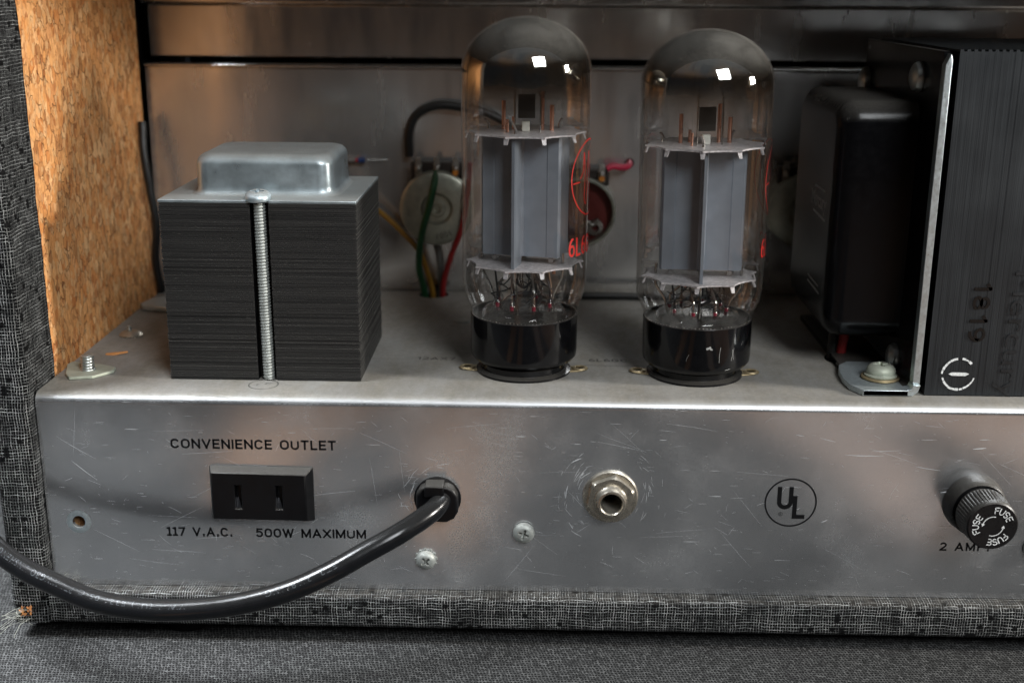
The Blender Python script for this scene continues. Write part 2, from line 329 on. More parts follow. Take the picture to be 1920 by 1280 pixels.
# ------------------------------------------------------------------ geometry helper (coordinates in mm)
class G:
    def __init__(s): s.v = []; s.f = []; s.mi = []; s.cur = 0
    def add(s, vs, fs):
        o = len(s.v); s.v += [tuple(p) for p in vs]
        for f in fs: s.f.append(tuple(o+i for i in f)); s.mi.append(s.cur)
        return s
    def box(s, a, b):
        (x0, y0, z0), (x1, y1, z1) = a, b
        return s.add([(x0, y0, z0), (x1, y0, z0), (x1, y1, z0), (x0, y1, z0), (x0, y0, z1), (x1, y0, z1), (x1, y1, z1), (x0, y1, z1)],
              [(0, 3, 2, 1), (4, 5, 6, 7), (0, 1, 5, 4), (1, 2, 6, 5), (2, 3, 7, 6), (3, 0, 4, 7)])
    def frame(s, ax):
        ax = Vector(ax).normalized(); h = Vector((0, 0, 1)) if abs(ax.z) < .9 else Vector((0, -1, 0))
        a = h.cross(ax).normalized(); return a, ax.cross(a), ax
    def lathe(s, prof, c=(0, 0, 0), ax=(0, 0, 1), n=48, closed=False, a0=0):
        """prof: list of (radius, height along axis)"""
        a, b, d = s.frame(ax); c = Vector(c); vs = []; fs = []; rings = []
        for r, h in prof:
            if r < 1e-6: rings.append([len(vs)]); vs.append(c+d*h)
            else:
                rings.append(list(range(len(vs), len(vs)+n)))
                for i in range(n):
                    t = a0+2*PI*i/n; vs.append(c+d*h+a*(r*math.cos(t))+b*(r*math.sin(t)))
        prs = list(zip(rings, rings[1:]))
        if closed: prs.append((rings[-1], rings[0]))
        for p, q in prs:
            for i in range(n):
                j = (i+1) % n
                if len(p) == 1 and len(q) == 1: continue
                if len(p) == 1: fs.append((p[0], q[j], q[i]))
                elif len(q) == 1: fs.append((p[i], p[j], q[0]))
                else: fs.append((p[i], p[j], q[j], q[i]))
        return s.add(vs, fs)
    def cyl(s, p0, p1, r, n=16, r1=None):
        p0, p1 = Vector(p0), Vector(p1); L = (p1-p0).length
        return s.lathe([(0, 0), (r, 0), (r if r1 is None else r1, L), (0, L)], p0, p1-p0, n)
    def tube(s, pts, r, n=10, cap=True, smooth=0):
        pts = [Vector(p) for p in pts]
        if smooth: pts = catmull(pts, smooth)
        vs = []; fs = []; prev = None
        for i, p in enumerate(pts):
            d = (pts[min(i+1, len(pts)-1)]-pts[max(i-1, 0)]).normalized()
            if prev is None: a = d.orthogonal().normalized()
            else: a = (prev-d*prev.dot(d)).normalized()
            prev = a; b = d.cross(a); rr = r(i/(len(pts)-1)) if callable(r) else r
            for k in range(n):
                t = 2*PI*k/n; vs.append(p+a*(rr*math.cos(t))+b*(rr*math.sin(t)))
        m = len(pts)
        for i in range(m-1):
            for k in range(n):
                j = (k+1) % n; fs.append((i*n+k, i*n+j, (i+1)*n+j, (i+1)*n+k))
        if cap: fs.append(tuple(reversed(range(n)))); fs.append(tuple(range((m-1)*n, m*n)))
        return s.add(vs, fs)
    def prism(s, poly, h0, h1, f):
        """poly: 2D points, f(a,b,h) -> 3D"""
        n = len(poly); vs = [f(a, b, h0) for a, b in poly]+[f(a, b, h1) for a, b in poly]
        fs = [tuple(reversed(range(n))), tuple(range(n, 2*n))]+[(i, (i+1) % n, n+(i+1) % n, n+i) for i in range(n)]
        return s.add(vs, fs)
    def sweep(s, prof, h0, h1, f, n=1):
        """open profile strip extruded"""
        m = len(prof); vs = []; fs = []
        for k in range(n+1):
            h = h0+(h1-h0)*k/n; vs += [f(a, b, h) for a, b in prof]
        for k in range(n):
            for i in range(m-1): fs.append((k*m+i, k*m+i+1, (k+1)*m+i+1, (k+1)*m+i))
        return s.add(vs, fs)
    def ball(s, c, r, n=12):
        k = n//2
        return s.lathe([(r*math.sin(PI*i/k), -r*math.cos(PI*i/k)) for i in range(k+1)], c, (0, 0, 1), n)

def catmull(p, k):
    out = []
    P = [p[0]*2-p[1]]+p+[p[-1]*2-p[-2]]
    for i in range(1, len(P)-2):
        for j in range(k):
            t = j/k; a, b, c, d = P[i-1], P[i], P[i+1], P[i+2]
            out.append(.5*((2*b)+(c-a)*t+(2*a-5*b+4*c-d)*t*t+(3*b-a-3*c+d)*t**3))
    out.append(p[-1]); return out

def catm2(p, k=8):
    return [(v.x, v.y) for v in catmull([Vector((a, b, 0)) for a, b in p], k)]

def tag(o, label=None, cat=None, group=None, kind=None):
    for k, v in (('label', label), ('category', cat), ('group', group), ('kind', kind)):
        if v: o[k] = v
    return o
ORG = {}
def thing(name, loc, label, cat, group=None):
    o = bpy.data.objects.new(name, None); COL.objects.link(o); o.location = Vector(loc)*S
    o.empty_display_size = .005; ORG[o.name] = Vector(loc); return tag(o, label, cat, group)
def obj(name, g, mat, parent=None, org=None, local=False, angle=35, bevel=0, seg=2, flat=False, recalc=True):
    """Link one mesh object. g is in world millimetres unless local."""
    if org is None: org = ORG[parent.name] if parent is not None else Vector((0, 0, 0))
    org = Vector(org); sub = Vector((0, 0, 0)) if local else org
    me = bpy.data.meshes.new(name)
    me.from_pydata([((x-sub.x)*S, (y-sub.y)*S, (z-sub.z)*S) for x, y, z in g.v], [], g.f)
    mats = mat if isinstance(mat, (list, tuple)) else [mat]
    for m in mats: me.materials.append(m)
    if len(mats) > 1: me.polygons.foreach_set('material_index', g.mi)
    if recalc:
        import bmesh
        bm = bmesh.new(); bm.from_mesh(me); bmesh.ops.recalc_face_normals(bm, faces=bm.faces); bm.to_mesh(me); bm.free()
    me.update()
    uvl = me.uv_layers.new(name='uv'); n = len(me.loops)
    co = np.zeros(len(me.vertices)*3); me.vertices.foreach_get('co', co); co = co.reshape(-1, 3)*1000+np.array(sub if not local else (0, 0, 0))
    li = np.zeros(n, int); me.loops.foreach_get('vertex_index', li)
    uvs = np.zeros((n, 2))
    for p in me.polygons:
        nn = p.normal; sl = slice(p.loop_start, p.loop_start+p.loop_total); c = co[li[sl]]
        k = max(range(3), key=lambda i: abs(nn[i]))
        uvs[sl] = c[:, [1, 2]] if k == 0 else (c[:, [0, 2]] if k == 1 else c[:, [0, 1]])
    uvl.data.foreach_set('uv', uvs.ravel())
    if not flat:
        me.shade_smooth(); me.set_sharp_from_angle(angle=math.radians(angle))
    o = bpy.data.objects.new(name, me); COL.objects.link(o)
    if parent is not None: o.parent = parent; ORG[o.name] = org
    else: o.location = org*S; ORG[o.name] = org
    if bevel:
        b = o.modifiers.new('bevel', 'BEVEL'); b.width = bevel*S; b.segments = seg; b.limit_method = 'ANGLE'; b.angle_limit = math.radians(40)
    return o
def solo(name, g, mat, org, label, cat, group=None, **kw):
    return tag(obj(name, g, mat, None, org, **kw), label, cat, group)
def cut(o, g):
    me = bpy.data.meshes.new('c'); me.from_pydata([(x*S, y*S, z*S) for x, y, z in g.v], [], g.f); me.update()
    import bmesh
    bm = bmesh.new(); bm.from_mesh(me); bmesh.ops.recalc_face_normals(bm, faces=bm.faces); bm.to_mesh(me); bm.free()
    c = bpy.data.objects.new('c', me); COL.objects.link(c)
    bpy.context.view_layer.update(); c.matrix_world = o.matrix_world.copy()
    b = o.modifiers.new('b', 'BOOLEAN'); b.operation = 'DIFFERENCE'; b.object = c; b.solver = 'EXACT'
    bpy.context.view_layer.update()
    ev = o.evaluated_get(bpy.context.evaluated_depsgraph_get()); nm = bpy.data.meshes.new_from_object(ev)
    o.modifiers.clear(); o.data = nm; bpy.data.objects.remove(c)
    nm.shade_smooth(); nm.set_sharp_from_angle(angle=math.radians(30))
def copy_tree(o, delta=None, parent=None):
    c = o.copy(); COL.objects.link(c)
    if parent is not None: c.parent = parent
    else:
        c.location = o.location+Vector(delta)*S; ORG[c.name] = ORG.get(o.name, Vector())+Vector(delta)
    for ch in list(o.children): copy_tree(ch, None, c)
    return c

TXT = {}
def text2d(body, spacing=1.0, bold=0.0):
    key = (body, spacing, bold)
    if key in TXT: return TXT[key]
    c = bpy.data.curves.new('t', 'FONT'); c.body = body; c.size = 1; c.space_character = spacing; c.offset = bold; c.resolution_u = 4
    o = bpy.data.objects.new('t', c); COL.objects.link(o); bpy.context.view_layer.update()
    me = bpy.data.meshes.new_from_object(o.evaluated_get(bpy.context.evaluated_depsgraph_get()))
    v = np.array([(p.co.x, p.co.y) for p in me.vertices]); f = [tuple(p.vertices) for p in me.polygons]
    bpy.data.objects.remove(o); bpy.data.curves.remove(c); bpy.data.meshes.remove(me)
    lo, hi = v.min(0), v.max(0); v = (v-lo)/(hi-lo)-.5
    TXT[key] = (v, f, (hi-lo)[0]/(hi-lo)[1]); return TXT[key]
def text_on(g, body, w, h, f, spacing=1.0, bold=0.0):
    """centred text of width w and height h mapped through f(a, b)"""
    v, fs, asp = text2d(body, spacing, bold)
    if w is None: w = h*asp
    return g.add([f(a*w, b*h) for a, b in v], fs)
def arc(cx, cy, rx, ry, a0, a1, n=10):
    return [(cx+rx*math.cos(math.radians(a0+(a1-a0)*i/n)), cy+ry*math.sin(math.radians(a0+(a1-a0)*i/n))) for i in range(n+1)]
GL = {  # block lettering drawn as strokes: (advance width, [polylines]) in a box one unit high
 'C': (.66, [arc(.33, .68, .33, .32, 15, 180)+arc(.33, .32, .33, .32, 180, 345)]),
 'O': (.70, [arc(.35, .66, .35, .34, 0, 180)+arc(.35, .34, .35, .34, 180, 360)+[(.70, .66)]]),
 'N': (.66, [[(0, 0), (0, 1)], [(0, 1), (.66, 0)], [(.66, 0), (.66, 1)]]),
 'V': (.70, [[(0, 1), (.35, 0)], [(.35, 0), (.70, 1)]]),
 'E': (.52, [[(0, 0), (0, 1)], [(0, 1), (.52, 1)], [(0, .52), (.46, .52)], [(0, 0), (.52, 0)]]),
 'F': (.50, [[(0, 0), (0, 1)], [(0, 1), (.50, 1)], [(0, .50), (.44, .50)]]),
 'I': (.0, [[(0, 0), (0, 1)]]),
 'U': (.64, [[(0, 1), (0, .32)]+arc(.32, .32, .32, .32, 180, 360)+[(.64, 1)]]),
 'T': (.60, [[(0, 1), (.60, 1)], [(.30, 1), (.30, 0)]]),
 'L': (.48, [[(0, 1), (0, 0)], [(0, 0), (.48, 0)]]),
 'A': (.72, [[(0, 0), (.36, 1)], [(.36, 1), (.72, 0)], [(.14, .30), (.58, .30)]]),
 'W': (.96, [[(0, 1), (.25, 0)], [(.25, 0), (.48, .95)], [(.48, .95), (.71, 0)], [(.71, 0), (.96, 1)]]),
 'M': (.78, [[(0, 0), (0, 1)], [(0, 1), (.39, .08)], [(.39, .08), (.78, 1)], [(.78, 1), (.78, 0)]]),
 'X': (.66, [[(0, 0), (.66, 1)], [(0, 1), (.66, 0)]]),
 'P': (.60, [[(0, 0), (0, 1)], [(0, 1), (.34, 1)]+arc(.34, .75, .26, .25, 90, -90)+[(0, .5)]]),
 'S': (.58, [arc(.29, .74, .29, .26, 20, 250)+arc(.29, .26, .29, .26, 70, -160)]),
 'G': (.68, [arc(.33, .68, .33, .32, 20, 180)+arc(.33, .32, .33, .32, 180, 350)+[(.66, .45)], [(.40, .45), (.66, .45)]]),
 '0': (.58, [arc(.29, .68, .29, .32, 0, 180)+arc(.29, .32, .29, .32, 180, 360)+[(.58, .68)]]),
 '1': (.22, [[(.22, 0), (.22, 1)], [(.22, 1), (0, .80)]]),
 'i': (.26, [[(.20, 0), (.20, 1)], [(.20, 1), (0, .94)], [(.0, 0), (.36, 0)]]),
 '2': (.56, [arc(.28, .72, .28, .28, 165, -30)+[(0, 0)], [(0, 0), (.56, 0)]]),
 '5': (.56, [[(.52, 1), (.08, 1)], [(.08, 1), (.03, .52)]+arc(.27, .33, .28, .33, 120, -160)]),
 '6': (.58, [arc(.29, .30, .29, .30, 0, 360), arc(.36, .34, .36, .66, 180, 75)]),
 '7': (.54, [[(0, 1), (.54, 1)], [(.54, 1), (.20, 0)]]),
 '8': (.58, [arc(.29, .26, .29, .26, 0, 360), arc(.29, .75, .25, .25, 0, 360)]),
 '9': (.58, [arc(.29, .70, .29, .30, 0, 360), arc(.22, .66, .36, .66, 0, -105)]),
 'B': (.58, [[(0, 0), (0, 1)], [(0, 1), (.3, 1)]+arc(.3, .76, .24, .24, 90, -90)+[(0, .52)], [(0, .52), (.3, .52)]+arc(.3, .26, .28, .26, 90, -90)+[(0, 0)]]),
 'H': (.64, [[(0, 0), (0, 1)], [(.64, 0), (.64, 1)], [(0, .5), (.64, .5)]]),
 '.': (.04, [[(.02, -.02), (.02, .12)]]),
}
def letters(g, body, w, h, f, bold=.16, dep=0.0, gap=.34):
    """stroke lettering, total width w and height h, centred"""
    adv = 0; items = []
    for ch_ in body:
        if ch_ == ' ': adv += .62; continue
        gw, pl = GL[ch_]; items.append((adv, pl)); adv += gw+gap
    adv -= gap; k = 0
    for x0, pl in items:
        for p in pl:
            q = [((x0+a-adv/2)*w/adv, (b-.5)*h) for a, b in p]
            # butt ends: lengthen straight strokes by half the pen
            def ext(a, b):
                dx, dy = a[0]-b[0], a[1]-b[1]; L = math.hypot(dx, dy) or 1; e = bold*h*.48
                return (a[0]+dx/L*e, a[1]+dy/L*e)
            if len(q) == 2: q = [ext(q[0], q[1]), ext(q[1], q[0])]
            strip2d(g, q, bold*h, f)
    return g
def ring2d(g, r0, r1, f, a0=0, a1=2*PI, n=64, rb0=None):
    vs = []; 
    for i in range(n+1):
        t = a0+(a1-a0)*i/n
        vs += [f(r0*math.cos(t), r0*math.sin(t)), f(r1*math.cos(t), r1*math.sin(t))]
    return g.add(vs, [(2*i, 2*i+1, 2*i+3, 2*i+2) for i in range(n)])
def strip2d(g, pts, w, f):
    vs = []
    for i, p in enumerate(pts):
        q0, q1 = pts[max(i-1, 0)], pts[min(i+1, len(pts)-1)]
        dx, dy = q1[0]-q0[0], q1[1]-q0[1]; L = math.hypot(dx, dy) or 1
        ww = w(i/(len(pts)-1)) if callable(w) else w
        vs += [f(p[0]-dy/L*ww/2, p[1]+dx/L*ww/2), f(p[0]+dy/L*ww/2, p[1]-dx/L*ww/2)]
    return g.add(vs, [(2*i, 2*i+1, 2*i+3, 2*i+2) for i in range(len(pts)-1)])

# ------------------------------------------------------------------ ground: cloth on an added wooden table, unseen
g = G()
front = [(-470, -420), (-330, -600), (-230, -520), (-165, -300), (-130, -112), (-110, -100), (-95, -220), (-72, -420), (-46, -98), (-32, -74), (-17, -100), (0, -420), (40, -640), (90, -600), (124, -260), (140, -105), (160, -82), (176, -120), (188, -300), (206, -320), (220, -150), (240, -72), (300, -60), (420, -200), (560, -360)]  # unseen edge, its bays shaped so the chassis front reflects brown wood
pts = catm2([(-620, 120)]+front+[(640, 100), (600, 480), (0, 560), (-560, 500), (-620, 120)], 6)[:-1]
g.prism(pts, -84, -82, lambda a, b, h: (a, b, h))
tag(obj('tweed_cloth', g, M['cloth'], org=(0, 0, -84)), kind='structure')
g = G(); g.box((-2600, -2600, -110), (2600, 1600, -84.5))  # out-of-view wood, added for warm patches mirrored in the chassis front
tag(obj('added_tabletop', g, M['added_table_wood'], org=(0, 0, -110)), kind='structure')

# ------------------------------------------------------------------ cabinet
cab = thing('amplifier_cabinet', (0, 0, -76.5), 'open-backed cabinet of raw particleboard with black and white tweed covering', 'cabinet')
def rounded(x0, y0, x1, y1, r, corners='abcd', n=6):
    """rounded rectangle, corners a=(x0,y0) b=(x1,y0) c=(x1,y1) d=(x0,y1)"""
    out = []
    for k, (cx, cy, a) in enumerate(((x0, y0, PI), (x1, y0, 1.5*PI), (x1, y1, 0), (x0, y1, .5*PI))):
        if 'abcd'[k] not in corners: out.append((cx, cy)); continue
        sx = 1 if k in (0, 3) else -1; sy = 1 if k in (0, 1) else -1
        for i in range(n+1):
            t = a+PI/2*i/n; out.append((cx+sx*r+r*math.cos(t), cy+sy*r+r*math.sin(t)))
    return out
XI, XO, ZT, YB = -152.8, -165.6, 149, 205
g = G(); g.box((XO+.8, 17.6, -64.8), (XI-.5, 128, ZT)); obj('side_board', g, M['board'], cab)
g = G(); poly = rounded(XO, -4.5, XI, 17.8, 2.6, 'ab'); m_ = 60
vs = []; fs = []; NP = len(poly)
for k in range(m_+1):
    z = -76.5+(ZT+12+76.5)*k/m_
    for (a, b) in poly:
        j = .25*math.sin(z*.31)+.2*math.sin(z*.83+1)
        vs.append((a+(.10*math.sin(z*.12+b) if a < XI-1 else .12*math.sin(z*.2)), b+(j if b > 10 and a > -154 else .15*math.sin(z*.1)), z))
for k in range(m_):
    for i in range(NP): fs.append((k*NP+i, k*NP+(i+1) % NP, (k+1)*NP+(i+1) % NP, (k+1)*NP+i))
fs.append(tuple(reversed(range(NP)))); fs.append(tuple(range(m_*NP, m_*NP+NP)))
g.add(vs, fs); obj('edge_covering', g, M['tolex'], cab)
g = G(); g.box((XO, 17.9, -76.5), (XO+.7, YB, ZT+12)); obj('side_covering', g, M['tolex'], cab)
g = G(); g.box((XO+.8, 128.2, -64.8), (-157, YB, ZT)); obj('inner_strip', g, M['black_plastic'], cab)
g = G(); g.prism(rounded(-5.3, -76.5, YB, -64.9, 2.2, 'ad'), XI+.1, 432, lambda a, b, h: (h, a, b)); obj('bottom_panel', g, M['tolex'], cab)
g = G(); g.box((XI+.1, -4, ZT), (432, YB, ZT+12)); obj('top_panel', g, [M['tolex']], cab, bevel=2)
g = G(); g.box((420, -4, -64.8), (432, YB, ZT-.1)); obj('side_board', g, M['board'], cab)
g = G(); g.box((XI+.1, YB-8, -64.8), (419.9, YB, ZT-.1)); obj('front_baffle', g, M['black_plastic'], cab)
for x in (-112, 390):
    for y in (9, 180):
        g = G(); g.lathe([(0, 0), (8, 0), (9, 1), (9, 5.3), (0, 5.3)], (x, y, -82), n=32); obj('rubber_foot', g, M['rubber'], cab)
# torn corner: bare board, loose threads
g = G()
for k in range(26):
    p = Vector((-161+random.uniform(-3, 3), -5.0+random.uniform(-1, .5), -73.5+random.uniform(-2, 2.5)))
    d = Vector((random.uniform(-1.6, .3), random.uniform(-1.2, .2), random.uniform(-.9, .6)))
    pts = [p]
    for j in range(4): d = d+Vector([random.uniform(-.5, .5) for _ in range(3)]); pts.append(pts[-1]+d*.9)
    g.tube(pts, .07, 4, smooth=3)
tag(obj('frayed_threads', g, M['fibre'], cab), kind='stuff')
g = G()
for k in range(16):
    p = Vector((-160+random.uniform(-2, 2.5), -5.1, -72+random.uniform(-1.6, 1.6))); a = random.uniform(0, PI)
    w, l = .25, random.uniform(.5, 1.3); dx, dz = math.cos(a), math.sin(a)
    g.add([p+Vector((dx*l, -.5*random.random(), dz*l)), p+Vector((-dz*w, -.6, dx*w)), p-Vector((dx*l, .3, dz*l)), p+Vector((dz*w, 0, -dx*w))], [(0, 1, 2), (0, 2, 3)])
tag(obj('torn_board', g, M['chip'], cab, flat=True, recalc=False), kind='stuff')
g = G()
for k in range(34):
    p = Vector((-149.5+random.uniform(-3, 5), -1.2+random.uniform(-1.5, .5), -64.3+random.uniform(0, 2.2)))
    pts = [p]; d = Vector((random.uniform(-1, 1), random.uniform(-.6, .2), random.uniform(-.3, .8)))
    for j in range(4): d = d+Vector([random.uniform(-.7, .7) for _ in range(3)]); pts.append(pts[-1]+d*.5)
    g.tube(pts, .06, 4, smooth=3)
fz = solo('lint', g, M['fibre'], (-149, -1, -64), 'tuft of pale lint caught at the bottom left corner of the aluminium chassis', 'lint')
fz['kind'] = 'stuff'

# ------------------------------------------------------------------ chassis
ch = thing('chassis', (0, 0, -64.8), 'long folded aluminium chassis, dusty on top, with black printed lettering and scuffed back panel', 'chassis')
XL, XR = -152.4, 410
R_ = 3.2
prof = [(0, -64.7)]+[(0, z) for z in (-40, -20)]+[(R_-R_*math.cos(t), -R_+R_*math.sin(t)) for t in [PI/2*i/8 for i in range(9)]]+[(40, 0), (80, 0), (137, 0)]
T_ = 1.4
inner = [(137, -T_), (R_, -T_)]+[(R_-(R_-T_)*math.cos(t), -R_+(R_-T_)*math.sin(t)) for t in [PI/2*i/6 for i in range(5, -1, -1)]]+[(T_, -64.7)]
g = G(); g.prism(prof+inner, XL, XR, lambda a, b, h: (h, a, b))
cb = obj('chassis_body', g, M['alu'], ch, org=(0, 0, 0)); 
g = G()
g.lathe([(0, 0), (2.05, 0), (2.05, 8), (0, 8)], (-142.5, -4, -42.9), (0, 1, 0), 32)
cut(cb, g)
g = G(); g.lathe([(0, 0), (4.3, 0), (4.3, 12), (0, 12)], (26.2, -6, -31.4), (0, 1, 0), 40); cut(cb, g)
g = G(); g.lathe([(0, 0), (6, 0), (6, 8), (0, 8)], (-39.8, 131, -5), (0, 0, 1), 32); cut(cb, g)
g = G(); g.lathe([(0, 0), (9, 0), (9, 8), (0, 8)], (110, 47, -5), (0, 0, 1), 32); cut(cb, g)
# body was built about the world origin: place it under its parent
cb.location = Vector((0, 0, 64.8))*S
g = G(); g.box((XL+.1, 3.4, -64.6), (XL+1.4, 137, -T_-.05)); obj('end_flange', g, M['alu_back'], ch)
g = G(); g.lathe([(2.05, .9), (2.05, -.15), (2.6, -.32), (3.2, -.16), (3.9, -.02)], (-142.5, 0, -42.9), (0, 1, 0), 40); obj('burred_hole_rim', g, M['raw_steel'], ch)
g = G(); g.box((-150, 6, -60), (-136, 9, -30)); obj('board_behind_hole', g, M['board'], ch)
fp = lambda y: (lambda cx, cz: (lambda a, b: (cx+a, y, cz+b)))
def stagger(g, body, w, h, cx, cz, gap):
    n0 = len(g.v); letters(g, body, w, h, lambda a, b: (cx+a, -.03, cz+b), .235, gap=gap)
    for k, fc in enumerate(g.f):     # crossing strokes lie at slightly different heights, never in one plane
        pass
def printed(name, body, x0, x1, zt, zb, spacing=1.25, bold=.012, mat='ink'):
    g = G(); stagger(g, body, x1-x0, zt-zb, (x0+x1)/2, (zt+zb)/2, spacing)
    return obj(name, g, M[mat], ch, flat=True, recalc=False)
printed('printed_lettering', 'CONVENIENCE OUTLET', -110.9, -59.8, -14.5, -17.1, .36)['label'] = 'printed words CONVENIENCE OUTLET'
printed('printed_lettering', 'ii7 V.A.C.', -114.3, -93.9, -44.5, -47.0, .40)['label'] = 'printed 117 V.A.C.'
printed('printed_lettering', '500W MAXIMUM', -85.8, -51.2, -44.5, -47.0, .33)['label'] = 'printed words 500W MAXIMUM'
printed('printed_lettering', '2 AMP.', 130.5, 145.5, -45.7, -48.0, .42)['label'] = 'printed 2 AMP.'
# safety mark: circle with stepped U and L
g = G(); f = fp(-.04)(82.5, -32.7)
ring2d(g, 7.65, 8.15, f, n=80)
def stroke(pts, w): strip2d(g, pts, w, f)
up_ = [(-3.55, 5.3)]+[(-1.75-1.8*math.cos(t), -.6-1.8*math.sin(t)) for t in [PI*i/12 for i in range(13)]]+[(.05, 5.3)]
strip2d(g, [( -3.6, 5.3), (-3.6, 0.2)]+[(-1.8-1.8*math.cos(t), .2-1.8*math.sin(t)) for t in [PI*i/12 for i in range(1, 12)]]+[(0, .2), (0, 5.3)], 1.35, f)
strip2d(g, [(1.35, 2.3), (1.35, -5.4)], 1.35, fp(-.045)(82.5, -32.7)); strip2d(g, [(.68, -4.75), (4.6, -4.75)], 1.35, f)
ring2d(g, .55, .68, f2 := fp(-.04)(79.6, -36.6), n=20); text_on(g, 'R', .5, .65, f2, 1, .01)
obj('safety_mark', g, M['ink'], ch, flat=True, recalc=False)
fd = lambda z: (lambda cx, cy: (lambda a, b: (cx+a, cy+b, z)))
g = G(); letters(g, '12AX7', 12.5, 2.6, fd(.05)(-31.4, 41.8), .17); obj('stamped_lettering', g, M['faint_ink'], ch, flat=True, recalc=False)['label'] = 'faint stamp 12AX7'
g = G(); letters(g, '6L6GC', 12.6, 2.5, fd(.05)(26.8, 42), .2)
g.add([(18.5, 36.2, .05), (37, 35.6, .05), (37, 35.8, .05), (18.5, 36.4, .05)], [(0, 1, 2, 3)])
obj('stamped_lettering', g, M['faint_ink'], ch, flat=True, recalc=False)['label'] = 'stamp 6L6GC with a line below'
g = G(); f = fd(.05)(-83.8, 11.5); ring2d(g, 4.45, 4.75, f, n=40)
text_on(g, 'TT', 2.4, 1.6, lambda a, b: f(a*.9+b*.4+1.3, b+.8), 1.2, .01); text_on(g, 'T', 1.0, 1.6, lambda a, b: f(a-1.9, b-.6), 1, .01)
obj('inspection_stamp', g, M['faint_ink'], ch, flat=True, recalc=False)
# scratches: thin bright ribbons on the back panel
g = G()
def scratch(cx, cz, L, ang, curv, w):
    pts = []; a = ang; x, z = cx, cz
    for k in range(9):
        pts.append((x, z)); x += L/8*math.cos(a); z += L/8*math.sin(a); a += curv/8
    w *= .95
    zz = [p[1] for p in pts]
    if min(zz) < -63.5 or max(zz) > -4: return
    yy = -.02-.0004*random.random()
    strip2d(g, pts, lambda t: w*math.sin(PI*(.08+.84*t)), lambda p, q: (p, yy, q))
rs = random.Random(11)
for k in range(46):
    a = rs.uniform(.65, 1.25)*PI if k < 30 else rs.uniform(-.35, .25)*PI
    r = rs.uniform(9.6, 17); L = rs.uniform(1.2, 4.5)
    scratch(26.2+r*math.cos(a), -31.4+r*math.sin(a), L, a+PI/2+rs.uniform(-.35, .35), L/r*rs.uniform(.5, 1.5), rs.uniform(.06, .28) if k < 12 else rs.uniform(.04, .1))
for k in range(16):
    a = rs.uniform(.2, 1.1)*PI; r = rs.uniform(8, 13)
    scratch(-28+r*math.cos(a), -33+r*math.sin(a), rs.uniform(1.5, 5), a+PI/2+rs.uniform(-.5, .5), rs.uniform(-.3, .5), rs.uniform(.04, .13))
for k in range(400):
    x = rs.uniform(-148, 160); z = rs.uniform(-62, -5)
    L = rs.choice((.5, .8, 1.2, 2, 3, 5, 16)); a = rs.choice((rs.uniform(-.12, .12), rs.uniform(-.9, -.3), rs.uniform(-.6, .6), rs.uniform(0, PI)))
    scratch(x, z, L, a, rs.uniform(-.5, .3)*min(1, 3/L), rs.uniform(.025, .06))
for (x, z, L, a, w) in ((98, -16.5, 12, -.06, .16), (106, -15.2, 9, 0, .1), (128.5, -28.6, 3.4, .15, .35), (90, -11, 5, -.3, .12), (120, -20, 8, -.2, .12), (137, -14, 4, .05, .3), (-143, -22, 10, -.75, .16), (-147, -14, 14, -.6, .1), (92.5, -39.2, 2, .35, .22)):
    scratch(x, z, L, a, .1, w)
tag(obj('scratches', g, M['raw_scratch'], ch, flat=True, recalc=False), kind='stuff')

# rear upright plate of the chassis
g = G()
pr = [(137, 0.2), (136.2, 1.2), (135, 3), (134.4, 6), (134.2, 12), (134.2, 90.2), (135.6, 90.2), (135.6, 12), (138, .2)]
g.prism(pr, -153.0, XR, lambda a, b, h: (h, a, b))
rp = obj('rear_plate', g, M['alu_back'], ch, org=(0, 0, 0))
g = G(); g.lathe([(0, 0), (1.9, 0), (1.9, 10), (0, 10)], (38.6, 129, 54), (0, 1, 0), 24); cut(rp, g)
rp.location = Vector((0, 0, 64.8))*S
g = G(); g.box((-153.0, 131.6, 90.4), (XR, 142, 91.6)); obj('rear_plate_lip', g, M['alu_back'], ch, bevel=.5)
# preamp panel higher up
pre = thing('upper_chassis', (0, 142, 93), 'upper aluminium chassis running across the dark back of the cabinet above the tubes', 'chassis')
g = G(); g.box((-153.5, 143, 93.4), (XR, 190, 114)); obj('upper_panel', g, M['alu_back'], pre, bevel=.8)
g = G(); g.box((-155.5, 139.5, 114.2), (XR, 190, 135)); obj('top_rail', g, M['alu_back'], pre, bevel=.8)
# ------------------------------------------------------------------ output transformer (left)
TX, TY, PH = -114.5, 15.9, -.0047
tr = thing('output_transformer', (-84, 41, 0), 'squat output transformer of black laminations under a blue-grey zinc cover, left on the chassis', 'transformer')
def tl(a, b, z): return (TX+a*math.cos(PH)-b*math.sin(PH), TY+a*math.sin(PH)+b*math.cos(PH), z)
Wt, Dt, H0, H1 = 61.1, 51.3, .3, 57.0
g = G(); NL = 90; rnd = random.Random(3)
for k in range(NL):
    z0 = H0+(H1-H0)*k/NL; z1 = z0+(H1-H0)/NL*.80
    j = rnd.uniform(-.14, .14); j2 = rnd.uniform(-.12, .12); bow = -.35*math.sin(k/NL*PI)
    sl = 28.2-1.4*(1-k/NL)*0; sr = sl+5.8
    poly = [(0+j-bow*.4, 0+j2), (sl, j2), (sl+rnd.uniform(0, .12), 3.6), (sr, 3.6), (sr+rnd.uniform(0, .12), j2*.8), (Wt+j+bow*.2, j2*.9), (Wt+j, Dt), (sr, Dt), (sr, Dt-3.6), (sl, Dt-3.6), (sl, Dt), (j, Dt)]
    g.prism(poly, z0, z1, tl)
core = tag(obj('laminated_core', g, M['lam'], tr), kind='stuff')
g = G(); g.prism([(.6, .6), (28.3, .6), (28.3, 3.9), (33.9, 3.9), (33.9, .6), (Wt-.6, .6), (Wt-.6, Dt-.6), (.6, Dt-.6)], H0, H1-.1, tl)
